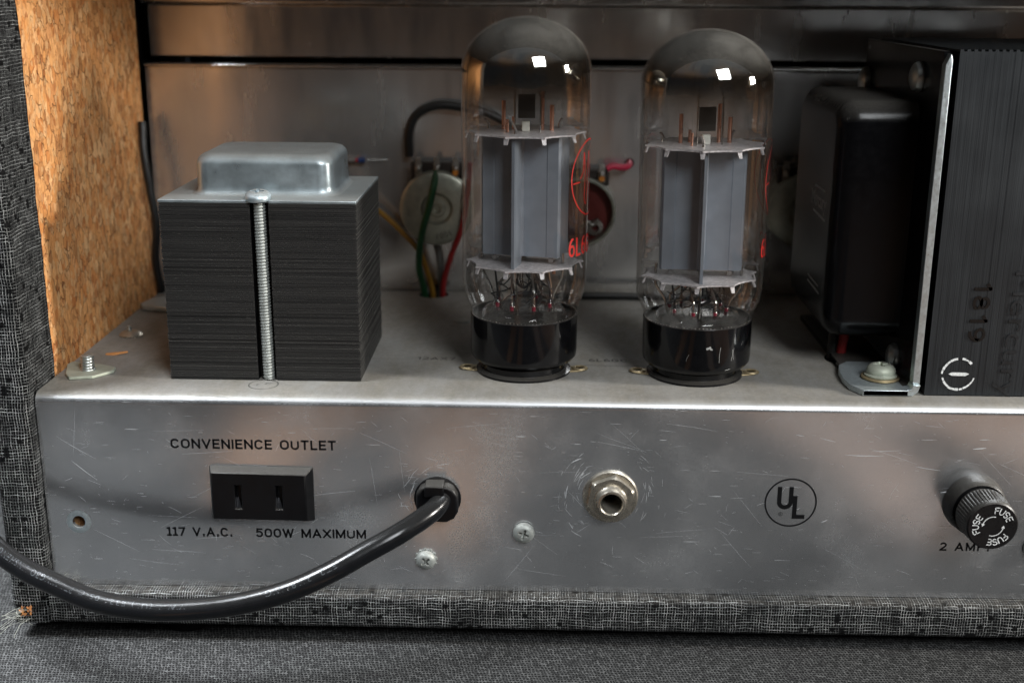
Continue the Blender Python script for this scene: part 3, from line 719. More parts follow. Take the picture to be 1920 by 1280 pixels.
obj('core_block', g, M['black_plastic'], tr)
# cover: flange plus drawn can
g = G(); g.prism([(-.2, -.1), (27.9, -.1), (28.4, .9), (33.6, .9), (34.2, -.1), (Wt+.1, -.1), (Wt+.1, Dt+.1), (-.2, Dt+.1)], H1+.05, H1+1.0, tl)
obj('cover_flange', g, M['zinc'], tr, bevel=.25)
def rr(x0, y0, x1, y1, r, n=8): return rounded(x0, y0, x1, y1, r, 'abcd', n)
g = G(); rings = []
cx0, cy0, cx1, cy1 = 9.2, 8.6, 52.6, 44.5
levels = [(2.2, .95, 6), (1.2, 1.15, 5.5), (.5, 1.7, 5), (.1, 2.6, 4.6), (0, 4, 4.5), (-.1, 10.6, 4.5)]
levels += [(-.1-3.1*(1-math.cos(t)), 10.6+3.1*math.sin(t), 4.5+.8*math.sin(t)) for t in [PI/2*i/6 for i in range(1, 7)]]
vs = []; NN = 0
for (off, h, r) in levels:
    poly = rr(cx0-off, cy0-off, cx1+off, cy1+off, max(.8, r+off*.3)); NN = len(poly)
    vs += [tl(a, b, H1+h) for a, b in poly]
fs = []
for k in range(len(levels)-1):
    for i in range(NN): fs.append((k*NN+i, k*NN+(i+1) % NN, (k+1)*NN+(i+1) % NN, (k+1)*NN+i))
fs.append(tuple(range((len(levels)-1)*NN, len(levels)*NN)))
g.add(vs, fs); obj('cover', g, M['zinc'], tr, angle=60)
# clamping screw: head, threaded rod
def panhead(g, c, ax, r, h, slot=True):
    """pan head with a crossed recess drawn down into it"""
    a, b, d = g.frame(ax); c = Vector(c)
    n = 40; rings = [(r*.98, 0), (r, h*.25), (r*.93, h*.6), (r*.78, h*.85), (r*.55, h)]
    vs = []; fs = []
    for (rr_, hh) in rings:
        for i in range(n):
            t = 2*PI*i/n; vs.append(c+d*hh+a*rr_*math.cos(t)+b*rr_*math.sin(t))
    for k in range(len(rings)-1):
        for i in range(n): fs.append((k*n+i, k*n+(i+1) % n, (k+1)*n+(i+1) % n, (k+1)*n+i))
    def cross(rr_, w):
        out = []
        for i in range(n):
            t = 2*PI*i/n
            q = (t+PI/4) % (PI/2)-PI/4
            rad = rr_ if abs(rr_*math.sin(q)) < w else max(w*1.35, w/max(1e-3, abs(math.sin(q))))
            out.append((min(rad, rr_), t))
        return out
    for (rr_, w, hh) in ((r*.52, r*.13, h*1.0), (r*.42, r*.10, h*.45), (r*.15, r*.06, h*.25)):
        for rad, t in cross(rr_, w): vs.append(c+d*hh+a*rad*math.cos(t)+b*rad*math.sin(t))
    m = len(rings)
    for k in range(m-1, m+2):
        for i in range(n): fs.append((k*n+i, k*n+(i+1) % n, (k+1)*n+(i+1) % n, (k+1)*n+i))
    fs.append(tuple(range((m+2)*n, (m+3)*n)))
    return g.add(vs, fs)
def thread(g, p0, p1, r, pitch, depth=.28, n=20):
    p0, p1 = Vector(p0), Vector(p1); a, b, d = g.frame(p1-p0); L = (p1-p0).length; tn = int(L/pitch)
    prof = []
    st = tn*4
    vs = []; fs = []
    for k in range(st+1):
        for i in range(n):
            t = 2*PI*i/n; ph = (k/4-i/n) % 1
            rad = r-depth*abs(2*ph-1)
            vs.append(p0+d*(L*k/st)+a*rad*math.cos(t)+b*rad*math.sin(t))
    for k in range(st):
        for i in range(n): fs.append((k*n+i, k*n+(i+1) % n, (k+1)*n+(i+1) % n, (k+1)*n+i))
    fs.append(tuple(range(st*n, st*n+n)))
    return g.add(vs, fs)
g = G(); panhead(g, tl(30.6, 1.9, H1+1.05), (0, -.12, 1), 4.1, 2.7); sh = obj('clamp_screw', g, M['zinc'], tr, angle=50)
g = G(); thread(g, tl(31.3, 1.6, .4), tl(30.9, 1.6, H1), 1.95, .98, .34); obj('threaded_rod', g, M['dusty_screw'], sh, org=ORG[tr.name], angle=80)

# ------------------------------------------------------------------ vacuum tubes
AX = Vector((-1.7, 32.7, 0))
tube = thing('vacuum_tube', AX, 'left one of the two big glass tubes, clean black base, red 6L6 readable', 'vacuum tube', 'pair of power tubes')
g = G(); g.lathe([(0, 3.2), (13.2, 3.2), (14.2, 3.6), (16.4, 4.4), (17.3, 5.6), (17.5, 7.5), (17.5, 19.2), (17.3, 19.5), (16.6, 19.5), (16.4, 18.5), (0, 18.3)], n=96)
tb = obj('base', g, M['black_gloss'], tube, local=True, angle=30)
g = G(); pts = [(17.15, 19.0)]
for z, r in ((19.6, 17.3), (21.5, 17.7), (24, 18.6), (27, 19.5), (30, 20.0), (36, 20.15), (50, 20.1), (70, 20.2), (85, 20.35), (92, 20.4)): pts.append((r, z))
for i in range(1, 25):
    t = PI/2*i/24; pts.append((20.4*math.cos(t), 96+16.9*math.sin(t)))
pts[-1] = (0, 112.9)
g.lathe(pts, n=96); gl = obj('glass_envelope', g, M['glass'], tube, local=True, angle=80)
g = G(); pts = [(19.8, 86), (19.85, 92)]
for i in range(0, 19):
    t = PI/2*i/18; pts.append((19.8*math.cos(t), 96+16.3*math.sin(t)))
pts[-1] = (0, 112.3)
g.lathe(pts, n=80); obj('getter_coating', g, M['getter'], tube, local=True, angle=80)
g = G(); rj = random.Random(2)   # ragged cement rim
for i in range(90):
    t = 2*PI*i/90; g.ball(((17.15)*math.cos(t), 17.15*math.sin(t), 19.5+rj.uniform(-.1, .25)), rj.uniform(.10, .24), 6)
tag(obj('cement_rim', g, M['solder'], tube, local=True), kind='stuff')
TH = math.radians(-14)
def ro(x, y, z, th=TH): return (x*math.cos(th)-y*math.sin(th), x*math.sin(th)+y*math.cos(th), z)
# anode: two folded halves, flanges front and back
g = G(); n_arc = 5
half = [(-.45, -14.9), (-.45, -6.6), (-1.2, -6.0), (-8.4, -6.0), (-8.8, -6.3), (-12.2, -6.3), (-12.9, -5.4), (-13.0, 5.2), (-12.2, 6.0), (-1.2, 6.0), (-.45, 6.6), (-.45, 12.6)]
th_ = .45
def shell(pts, t):
    out = []
    for i, p in enumerate(pts):
        q0, q1 = pts[max(0, i-1)], pts[min(len(pts)-1, i+1)]; dx, dy = q1[0]-q0[0], q1[1]-q0[1]; L = math.hypot(dx, dy)
        out.append((p[0]+dy/L*t, p[1]-dx/L*t))
    return pts+out[::-1]
for sgn in (1, -1):
    poly = [(sgn*a, b) for a, b in shell(half, th_)]
    g.prism(poly, 39.2, 77.0, lambda a, b, h: ro(a, b, h))
g2 = G(); g2.prism([(-.5, -15), (.5, -15), (.5, -6), (-.5, -6)], 36.6, 39.2, ro)
an = obj('anode', g, M['anode'], tube, local=True, angle=30)
obj('anode_tab', g2, M['anode'], an, org=AX, local=True)
def mica_disc(z, r, seed):
    g = G(); n = 120; outer = []; q = random.Random(seed)
    nt = 10
    for i in range(n):
        a = 2*PI*i/n; s_ = abs(math.sin(a*nt/2)); rad = r-2.3*s_**.6+q.uniform(-.14, .14)
        outer.append((rad*math.cos(a), rad*math.sin(a)))
    vs = [(0, 0, z+.25), (0, 0, z-.25)]; 
    for x, y in outer: vs.append((x, y, z+.25)); 
    for x, y in outer: vs.append((x, y, z-.25))
    fs = []
    for i in range(n):
        j = (i+1) % n; fs += [(0, 2+i, 2+j), (1, 2+n+j, 2+n+i), (2+i, 2+n+i, 2+n+j, 2+j)]
    g.add(vs, fs)
    for k in range(nt):      # small bent down teeth
        a = 2*PI*k/nt; c, s_ = math.cos(a), math.sin(a); w = .8
        P_ = lambda rr_, ww, zz: (rr_*c-ww*s_, rr_*s_+ww*c, zz)
        g.add([P_(r-.9, -w, z), P_(r-.9, w, z), P_(r-.1, w*.7, z-2.1), P_(r-.1, -w*.7, z-2.1), P_(r-1.4, -w, z), P_(r-1.4, w, z), P_(r-.6, w*.7, z-2.1), P_(r-.6, -w*.7, z-2.1)],
              [(0, 1, 2, 3), (5, 4, 7, 6), (0, 4, 5, 1), (3, 2, 6, 7), (1, 5, 6, 2), (4, 0, 3, 7)])
    return g
for z, r, sd in ((77.8, 19.2, 1), (36.4, 18.9, 2)): obj('mica_disc', mica_disc(z, r, sd), M['mica'], tube, local=True)
g = G()
g.box((-10, -3, 38.1), (10, -2.2, 39.1)); g.box((-10, 2.2, 38.1), (10, 3, 39.1)); g.box((-10, -3, 36.7), (-8.6, 3, 39.1)); g.box((8.6, -3, 36.7), (10, 3, 39.1))
g.v = [ro(*p) for p in g.v]; obj('anode_bracket', g, M['wire'], tube, local=True)
for (x, y, zt, r) in ((-7, 3, 87, .62), (-3.9, 3.5, 82, .5), (5.2, 2.5, 90, .62), (8.2, 1, 86, .66), (-5.6, -5, 82, .4)):
    g = G(); g.cyl((x, y, 78), (x, y, zt), r, 12); obj('grid_rod', g, M['copper'], tube, local=True)
for (x, y) in ((-7.5, 2), (-5, -1.5), (7.5, 1.5), (9.5, -1.5)):
    g = G(); g.cyl((x, y, 32.4), (x, y, 36.3), .62, 12); obj('grid_rod', g, M['copper'], tube, local=True)
g = G(); g.box((-1.2, -2, 78), (1.2, 0, 81)); obj('cathode_sleeve', g, M['ceramic'], tube, local=True, bevel=.2)
# getter: flag on two bent wires
g = G(); g.tube([(-3.4, -3, 78), (-3.4, -3, 92), (-2.6, -3, 96), (0, -3, 98.5), (2.8, -3, 97), (4.2, -3, 93), (4.6, -3, 86), (4.6, -3, 78)], .28, 8, smooth=5); gw = obj('getter_wire', g, M['wire'], tube, local=True)
g = G(); g.box((-2.4, -1.2, 82), (2.9, -.6, 89.4)); obj('getter_flag', g, M['getter_flag'], gw, org=AX, local=True)
for (x, y, l) in ((-3.2, -9, 4), (-12, 6, 3.2), (10.5, 7, 3.4)):
    g = G(); g.tube([(x, y, 77.5), (x+.2, y, 79.6), (x+.9*(1 if x > 0 else -1), y-.6, 77.8+l)], .42, 8, smooth=4); obj('mounting_ear', g, M['wire'], tube, local=True)
# foot: glass button, lead wires with beads
g = G(); g.lathe([(13.5, 19.5), (13, 20.6), (11, 21.3), (8, 21.6), (5, 22), (0, 22.2)], n=48); obj('glass_stem', g, M['clean_glass'], tube, local=True, angle=80)
rj = random.Random(5)
for k in range(8):
    a = 2*PI*k/8+.35; r = 9.2; x, y = r*math.cos(a), r*math.sin(a)
    tx, ty = x*rj.uniform(.35, 1.15), y*rj.uniform(.2, .9)
    g = G(); g.tube([(x, y, 20.5), (x, y, 25.5), (x*.95+tx*.05, y*.95+ty*.05, 28), ((x+tx)/2, (y+ty)/2, 31), (tx, ty, 36)], .33 if k % 3 else .5, 8, smooth=4)
    lw_ = obj('lead_wire', g, M['wire'] if k % 3 != 1 else M['dark_wire'], tube, local=True)
    g = G(); g.lathe([(.0, 0), (.62, .15), (.62, 1.5), (0, 1.7)], (x, y, 21.6), n=12); obj('red_bead', g, M['bead_red'], lw_, org=AX, local=True)
    g = G(); g.lathe([(1.5, 0), (1.75, 1.2), (1.4, 2.6), (.7, 3.6), (.35, 4.2)], (x, y, 21.2), n=16); obj('glass_bead', g, M['clean_glass'], lw_, org=AX, local=True, angle=80)
for (x, y) in ((-13.8, -1), (13, -2), (0, -12.2), (1, 12.2)):
    x_, y_, _ = ro(x, y, 0); g = G(); g.tube([(x_*.68, y_*.68, 20.6), (x_*.8, y_*.8, 27), (x_, y_, 33), (x_, y_, 40)], .45, 8, smooth=4); obj('support_wire', g, M['wire'], tube, local=True)
g = G()
for q in range(3): g.tube([(-2+q*.9, -3, 36), (-2.2+q*.8, -3.6, 31), (-1+q*.5, -4, 28.5)], .18, 6, smooth=3)
g.tube([(-3.5, -4, 31), (0, -5, 28.6), (3.8, -4, 31), (5.6, -3, 26), (4, -4, 22)], .5, 8, smooth=5); g.tube([(-4, -3, 28), (-2, -5, 26.5), (2, -4.6, 26.6), (3, -3, 29)], .9, 8, smooth=4)
for q in range(7):
    a = q*.9+.3; g.tube([(9*math.cos(a), 9*math.sin(a), 24.5), (11*math.cos(a+.4), 10*math.sin(a+.4), 26+q % 3), (7*math.cos(a+.9), 7*math.sin(a+.9), 28), (4*math.cos(a+1.2), 4*math.sin(a+1.2), 32), (5*math.cos(a+1), 5*math.sin(a+1), 36)], .22, 6, smooth=4)
obj('heater_wires', g, M['dark_wire'], tube, local=True)
# red print on the glass, wrapped round the side
PRR = 20.48
def wrap(az0, z0, r=PRR):
    def f(a, b):
        az = az0+a/r; z = z0+b; rr_ = r if z < 70 else r+(z-70)*.012
        return (rr_*math.sin(az), -rr_*math.cos(az), z)
    return f
def make_print(a0):
    """a0: angle at which the lettering starts, measured from the front"""
    g = G(); f = wrap(math.radians(a0+31), 64.6)
    ring2d(g, 9.9, 10.3, lambda a, b: f(a*1.06, b*1.16), n=64)
    strip2d(g, catm2([(-6.5, 0), (-4.6, 2.5), (-4.2, 8), (-3.2, 1), (-3.6, -6), (-2.2, -8), (-1.4, -4), (-.9, 4), (0, 8), (1.2, 1)]), .45, f)
    strip2d(g, catm2([(1.4, -6), (2.5, 0), (4, 6), (5, -6), (7, -3), (8, 3)]), .45, f)
    strip2d(g, [(-10, -1.2), (-6.5, -.9)], .45, f)
    f = wrap(math.radians(a0)+8.2/PRR, 43.6); letters(g, '6L6GC', 16.4, 5.2, f, .15, -.004)
    return g
pg = make_print(43.5); pr_ = obj('red_print', pg, M['red_print'], tube, local=True, flat=True, recalc=False)
# second tube: a copy, turned and reprinted
t2 = copy_tree(tube, (56.4, -2.9, 0))
t2.rotation_euler = (0, math.radians(-.4), math.radians(9)); t2['label'] = 'right one of the two big glass tubes, scuffed black base, beside black transformer'
for c in t2.children:
    if c.name.startswith('red_print'):
        pg = make_print(50); bpy.data.objects.remove(c); break
def lower_bulb(o):      # this bulb sits 3 mm deeper in its base
    for c_ in o.children:
        if not c_.name.startswith('base'):
            c_.data = c_.data.copy()
            for v_ in c_.data.vertices:
                z_ = v_.co.z/S; v_.co.z -= 3.2*S*max(0, min(1, (z_-21)/13))
        lower_bulb(c_)
lower_bulb(t2)
c = obj('red_print', pg, M['red_print'], t2, org=AX, local=True, flat=True, recalc=False)
# scuffs on the second base
g = G(); rq = random.Random(8)
for (az, z, L, w, ang) in ((.30, 8.6, 5, .10, 1.5), (.55, 8.8, 3.6, .12, 1.45), (.61, 9, 3.8, .08, 1.6), (.05, 13.2, 1.6, .7, .4), (.12, 13.4, .9, .5, -.5), (-.3, 9, 2.5, .06, 1.2), (.42, 5.9, 2, .14, .1), (.8, 13, 1.5, .06, 1)):
    strip2d(g, catm2([(0, 0), (L/2*math.cos(ang)+rq.uniform(-.3, .3), L/2*math.sin(ang)), (L*math.cos(ang), L*math.sin(ang))], 5), w, wrap(az-math.radians(9), z, 17.56))
tag(obj('scuffs', g, M['grey_ink'], t2, org=AX, local=True, flat=True, recalc=False), kind='stuff')

# sockets with riveted brass eyelets
def socket(cx, cy, label):
    so = thing('tube_socket', (cx, cy, 0), label, 'tube socket', 'sockets under the power tubes')
    g = G(); g.lathe([(0, 0.02), (15.6, 0.02), (15.6, .7), (14.6, 1.2), (13.6, 1.4), (13.6, 3.1), (0, 3.1)], n=64); obj('socket_body', g, M['black_gloss'], so, local=True)
    for sg in (-1, 1):
        g = G(); g.prism([(sg*14, -3.4), (sg*18.6, -2.6), (sg*21.2, 0), (sg*18.6, 2.6), (sg*14, 3.4)][::sg], .05, .4, lambda a, b, h: (a, b, h)); tb_ = obj('mounting_tab', g, M['brass'], so, local=True, bevel=.1)
        g = G(); g.lathe([(1.35, .1), (1.35, .75), (1.7, .98), (2.4, .9), (2.75, .45)], (sg*18.6, 0, 0), n=32); obj('eyelet', g, M['brass'], tb_, org=(cx, cy, 0), local=True)
        g = G(); g.lathe([(0, .42), (1.33, .42)], (sg*18.6, 0, 0), n=24); obj('eyelet_bore', g, M['rubber'], tb_, org=(cx, cy, 0), local=True)
    return so
socket(-1.7, 31.5, 'black tube socket with brass eyelets under the left power tube'); socket(54.4, 29.9, 'black tube socket with brass eyelets under the right power tube')

# ------------------------------------------------------------------ power transformer (right)
pt = thing('power_transformer', (150, 50, 0), 'large black power transformer with vertical laminations and a white ring logo, at the right edge', 'transformer')
g = G(); x = 123.3; k = 0; rq = random.Random(4)
while x < 206:
    hh = 104.9 if k % 4 < 2 else 104.35
    j = rq.uniform(-.03, .03) + (.03 if k % 4 < 2 else 0)
    g.box((x, 8.9+.10-j, .35), (x+.48, 94, hh)); x += .50; k += 1
tag(obj('laminated_core', g, M['black_lam'], pt, angle=30), kind='stuff')
g = G(); g.box((123.2, 9.2, .3), (206, 93.5, 104.2)); obj('core_block', g, M['black_paint'], pt)
# steel mounting bracket, black inside, bare on the cut front edge
g = G(); ft = 2.0
bp = [(99.5+3.5, .25), (99.5+3.5, ft), (117.2, ft), (118.8, ft+.7), (119.5, ft+2.3), (119.7, 60), (119.7, 104.2), (121.6, 104.2), (121.9, 60), (121.9, 3), (121.1, 1.2), (119.6, .25)]
br = G(); br.prism(bp, 12.2, 98, lambda a, b, h: (a, h, b)); obj('side_plate', br, M['black_paint'], pt)
g.prism([(119.35, 3.8), (119.2, 60), (119.4, 100.5), (120.8, 103.6), (121.3, 102), (121.4, 60), (121.5, 3.8)], 8.7, 12.1, lambda a, b, h: (a, h, b))
g.prism([(104, .25), (104, ft), (117.2, ft), (118.7, ft+.5), (119.35, 3.8), (121.5, 3.8), (120.9, 1.6), (119.4, .25)], 7.6, 12.1, lambda a, b, h: (a, h, b))
obj('bracket_edge', g, M['raw_steel'], pt, bevel=.15)
g = G(); foot = [(104, 7.6), (118, 7.6), (118, 38), (106, 38), (102.6, 34), (101.2, 28), (100.6, 20), (101.2, 13)]
g.prism(foot, .2, ft+.05, lambda a, b, h: (a, b, h)); obj('bracket_foot', g, M['raw_steel'], pt, bevel=.2)
# end bell
g = G(); X0, X1, Y0, Y1, Z0, Z1, RB = 95.6, 119.6, 29, 92, 12, 88.3, 7
vs = []; fs = []; lev = []
for i in range(9):
    t = PI/2*i/8; lev.append((X0+6*(1-math.sin(t)), 6*(1-math.cos(t))))    # x, inset
lev = [(X1, -.4), (X1-1, -.1), (X0+8, 0)]+lev[::-1][0:0]+[(X0+6-6*math.sin(PI/2*i/8), 6*(1-math.cos(PI/2*i/8))) for i in range(0, 9)]
for (xx, ins) in lev:
    poly = rounded(Y0+ins, Z0+ins, Y1-ins, Z1-ins, max(2.0, RB-ins*.5), 'abcd', 8); NN = len(poly)
    vs += [(xx, a, b) for a, b in poly]
for k in range(len(lev)-1):
    for i in range(NN): fs.append((k*NN+i, k*NN+(i+1) % NN, (k+1)*NN+(i+1) % NN, (k+1)*NN+i))
fs.append(tuple(range((len(lev)-1)*NN, len(lev)*NN)))
g.add(vs, fs); eb = obj('end_bell', g, M['black_paint'], pt, angle=60)
# lettering on the end bell (reads along the side, tilted)
fs_ = lambda a, b: (X0-.05, 49-a, 56-a*.22*0+b)
g = G(); text_on(g, 'Mercury', 21, 6.5, lambda a, b: (X0-.06, 50-a, 53.5+b), .95, .02)
g.add([(X0-.06, 57, 57.8), (X0-.06, 42, 57.8), (X0-.06, 42, 58.6), (X0-.06, 57, 58.6)], [(0, 1, 2, 3)]); g.add([(X0-.06, 57, 49.4), (X0-.06, 40, 48.6), (X0-.06, 40, 49.4), (X0-.06, 57, 50.2)], [(0, 1, 2, 3)])
obj('bell_lettering', g, M['grey_ink'], eb, org=ORG[pt.name], flat=True, recalc=False)
g = G(); g.add([(X0-.06, 58, 27), (X0-.06, 42, 26.4), (X0-.06, 42, 27), (X0-.06, 58, 27.6)], [(0, 1, 2, 3)]); g.add([(X0-.06, 58, 25), (X0-.06, 40, 24.3), (X0-.06, 40, 25), (X0-.06, 58, 25.6)], [(0, 1, 2, 3)])
obj('small_print', g, M['grey_ink'], eb, org=ORG[pt.name], flat=True, recalc=False)
# rivet-like bolt heads on the side plate
for (y, z) in ((32.6, 95.5), (29.5, 6.2), (94, 90)):
    g = G(); g.lathe([(4.6, 0), (4.7, .8), (4.2, 1.9), (2.8, 2.7), (0, 3.0)], (119.65, y, z), (-1, 0, 0), 32); obj('bolt_head', g, M['screw'], pt)
# prints on the laminated face
LF = 8.72
g = G(); letters(g, '1819', 17.5, 4.4, lambda a, b: (137.5+b-a*.03, LF, 27-a), .22, gap=.42); obj('stamped_number', g, M['gloss_ink'], pt, flat=True, recalc=False)
g = G(); f = lambda a, b: (133.1+a, LF, 7.3+b)
rq = random.Random(6)
for k in range(26):
    a0 = 2*PI*k/26
    if k in (1, 2, 25, 6, 0, 13): continue
    w0 = rq.uniform(.45, .85); ring2d(g, 5.3-w0, 5.3+rq.uniform(-.1, .1), f, a0, a0+2*PI/26*rq.uniform(.8, 1.0), n=4)
g.add([f(-3.1, 0), f(-2, -.55), f(2.2, -.6), f(3.3, .1), f(2.2, .5), f(-2, .55)], [(0, 1, 2, 3, 4, 5)])
obj('ring_logo', g, M['white_ink'], pt, flat=True, recalc=False)
g = G(); text_on(g, 'Mercury', 40, 8, lambda a, b: (148.3+b+a*-.03, LF, 20-a), 1.0, 0)
obj('ghost_lettering', g, M['ghost_ink'], pt, flat=True, recalc=False)
bp_ = bpy.data.objects.new
bs = thing('bracket_bolt', (112.5, 20, 2.3), 'cheese-head bolt on a brown washer, fixing the foot of the black transformer bracket', 'bolt')
g = G(); g.lathe([(0, 0), (6.0, 0), (6.1, .35), (5.8, .7), (3, .75), (0, .75)], (112.5, 20, 2.3), n=40); obj('washer', g, M['brass'], bs)
g = G(); g.lathe([(0, 0), (5.1, 0), (5.2, .4), (4.5, .8), (4.4, 1.0)], (112.5, 20, 3.1), n=40); obj('lock_washer', g, M['yellow_zinc'], bs)
g = G(); panhead(g, (112.5, 20, 4.0), (0, 0, 1), 4.6, 2.8); obj('bolt_head', g, M['yellow_zinc'], bs, angle=40)
# wires below the bell
w = G(); w.tube([(106.5, 48, -2), (107, 49, 4), (109, 50, 14)], 1.6, 10, smooth=4); solo('red_wire', w, M['ins_red'], (107, 48, -2), 'dark red wire dropping from the black transformer bell into the chassis hole', 'wire')
w = G(); w.tube([(103.5, 49, -2), (104, 50, 5), (105, 52, 14)], 1.6, 10, smooth=4); solo('black_wire', w, M['ins_black'], (103, 49, -2), 'black wire beside the red one under the black transformer bell', 'wire')

# ------------------------------------------------------------------ things on the back panel
ou = thing('convenience_outlet', (-83.2, 0, -31.8), 'black two-slot convenience outlet on the aluminium back panel', 'outlet')
g = G()
A = [(-99.6, -.1, -40.9), (-66.8, -.1, -41.2), (-66.8, -.1, -22.9), (-99.6, -.1, -22.7)]
B = [(-98.2, -4.0, -39.3), (-68.7, -4.0, -39.6), (-68.7, -4.0, -24.3), (-98.2, -4.0, -23.9)]
g.add(A+B, [(0, 1, 2, 3), (4, 5, 6, 7), (0, 1, 5, 4), (1, 2, 6, 5), (2, 3, 7, 6), (3, 0, 4, 7)])
ob = obj('outlet_body', g, M['black_plastic'], ou, org=(0, 0, 0))
for x in (-90.0, -77.2): g = G(); g.box((x-1.0, -7, -36), (x+1.0, -1.2, -28)); cut(ob, g)
ob.location = -Vector((-83.2, 0, -31.8))*S
bv = ob.modifiers.new('bevel', 'BEVEL'); bv.width = .35*S; bv.segments = 2; bv.limit_method = 'ANGLE'; bv.angle_limit = math.radians(30)
for x in (-90.0, -77.2):
    g = G(); g.add([(x-.9, -1.4, -35.9), (x+.9, -1.4, -35.9), (x+.9, -2.9, -35.9), (x-.9, -2.9, -35.9), (x-.5, -1.4, -33), (x-.9, -1.4, -33)], [(0, 1, 2, 3), (0, 3, 5), (3, 4, 5), (2, 4, 3), (1, 2, 4)]); obj('contact', g, M['dark_wire'], ou, flat=True)

jk = thing('output_jack', (26.2, 0, -31.4), 'nickel quarter-inch jack with hex nut and washer in the middle of the back panel', 'jack socket')
c = (26.2, 0, -31.4)
g = G(); g.lathe([(4, -.1), (8.6, -.1), (8.65, .6), (8.2, .95), (4, 1.0)], c, (0, -1, 0), 48); obj('washer', g, M['nickel'], jk)
g = G(); hexp = [(7.7*math.cos(PI/3*i+.35), 7.7*math.sin(PI/3*i+.35)) for i in range(6)]
nut = G(); vs = []
for (k, h) in ((1, 1.0), (1, 3.0), (.88, 3.7)):
    vs += [(c[0]+a*k, -h, c[2]+b*k) for a, b in hexp]
n = 24
vs = []; fs = []
def hexr(t, R0): q = (t-.35) % (PI/3)-PI/6; return R0*math.cos(PI/6)/math.cos(q)
rings = [(1.05, 7.8, 1), (2.9, 7.8, 1), (3.5, 7.0, 0), (3.55, 5.6, 0), (3.5, 4.3, 0)]; n = 72
for (h, R0, hx) in rings:
    for i in range(n):
        t = 2*PI*i/n; rr_ = hexr(t, R0) if hx else R0
        if h == 3.5: rr_ = min(hexr(t, 7.8), R0)
        vs.append((c[0]+rr_*math.cos(t), -h, c[2]+rr_*math.sin(t)))
for k in range(len(rings)-1):
    for i in range(n): fs.append((k*n+i, k*n+(i+1) % n, (k+1)*n+(i+1) % n, (k+1)*n+i))
nut.add(vs, fs); obj('hex_nut', nut, M['nickel'], jk, angle=28)
g = G(); g.lathe([(5.0, 1), (5.0, 4.4), (4.6, 4.9), (4.5, 6.0), (4.2, 6.6), (3.6, 6.7), (3.3, 6.3), (3.2, -6)], c, (0, -1, 0), 48); bsh = obj('bushing', g, M['nickel'], jk)
g = G(); g.lathe([(0, -5), (3.2, -5)], c, (0, -1, 0), 24); obj('jack_bore', g, M['rubber'], bsh, org=ORG[jk.name])

def panel_screw(x, z, r, star, label, rot=0):
    t = thing('panel_screw', (x, 0, z), label, 'screw', 'screws in the back panel')
    g = G(); panhead(g, (x, -.35, z), (0, -1, 0), r, 2.1)
    o_ = obj('screw_head', g, M['dusty_screw'], t, angle=40); o_.rotation_euler = (0, rot, 0)
    if star:
        g = G(); pts = []
        for i in range(48):
            a = 2*PI*i/48; rr_ = r+ (.55 if i % 4 < 2 else -.1); pts.append((x+rr_*math.cos(a), z+rr_*math.sin(a)))
        g.prism(pts, -.1, -.5, lambda a, b, h: (a, h, b)); obj('star_washer', g, M['dusty_screw'], t)
    return t
panel_screw(-.8, -44, 3.45, False, 'zinc cross-head screw between the cord grip and the jack on the back panel', .35)
panel_screw(-31.9, -53.9, 3.1, True, 'zinc cross-head screw with a toothed washer, below the power cord entry', .9)
panel_screw(159.9, -46.6, 3.8, False, 'zinc screw cut by the right edge of the photo, beside the fuse cap', .5)

# power cord and its grip
pc = thing('mains_cable', (-28, -2, -33), 'thick glossy black power cord curving from its grip on the panel out to the left', 'power cable')
P = [(-25.6, 4, -31.8), (-26.4, -3, -32.2), (-28.4, -8.5, -33.0), (-32.6, -13.6, -34.6), (-39, -19, -37.0), (-47.5, -23, -40.6), (-58, -27, -45.5), (-70, -30, -50.2), (-84, -32.5, -53.3), (-98, -34, -54.6), (-112, -34.3, -54.6), (-126, -33, -53.0), (-139, -30, -49.3), (-150, -27, -45.5), (-160.5, -23, -39.5), (-170, -16, -30), (-178, -5, -14), (-186, 20, 10), (-196, 50, 30)]
CRD = catmull([Vector(p) for p in P], 14)
g = G(); g.tube(CRD, 3.25, 32); cord = obj('cable_sheath', g, M['cable'], pc, angle=80)
# raised lettering moulded along the cord, upside down
acc = [0]
for a, b in zip(CRD, CRD[1:]): acc.append(acc[-1]+(b-a).length)
def on_cord(sv, ang, r):
    import bisect
    i = max(0, min(len(CRD)-2, bisect.bisect(acc, sv)-1)); t = (sv-acc[i])/(acc[i+1]-acc[i]); p = CRD[i].lerp(CRD[i+1], t); d = (CRD[i+1]-CRD[i]).normalized()
    camv = Vector((2.5, -353, 122)); toc = (camv-p); toc = (toc-d*toc.dot(d)).normalized(); side = toc.cross(d)
    return p+(toc*math.cos(ang)+side*math.sin(ang))*r
def s_of_x(x):
    for i in range(len(CRD)-1):
        if CRD[i].x >= x >= CRD[i+1].x and CRD[i].z < 0: return acc[i]
    return 0
def cord_text(body, xa, xb, h, ang0):
    s0, s1 = s_of_x(xa), s_of_x(xb)          # reads right to left along the cord, letters upside down
    g = G(); L = s1-s0
    v, fs, asp = text2d(body, 1.25, -.008)
    vs = [on_cord(s0+(a+.5)*L, ang0+b*h/3.28, 3.29) for a, b in v]+[on_cord(s0+(a+.5)*L, ang0+b*h/3.28, 3.2) for a, b in v]
    return g.add(vs, fs)
M['cable_print'] = simple('raised_cord_letters', (.055, .06, .065), .3)
for body, xa, xb, sg in (('PT1 NINGBO LINSHENG', -133.0, -157.5, 1), ('VW-1 (UL) E321 05-C', -100, -131, 1), ('FT2  3/18AWG', -56, -76, 1)):
    g = cord_text(body, xa, xb, 2.0, -.12 if xa < -100 else -.35)
    o_ = obj('moulded_lettering', g, M['cable_print'], cord, org=ORG[pc.name], flat=True, recalc=False)
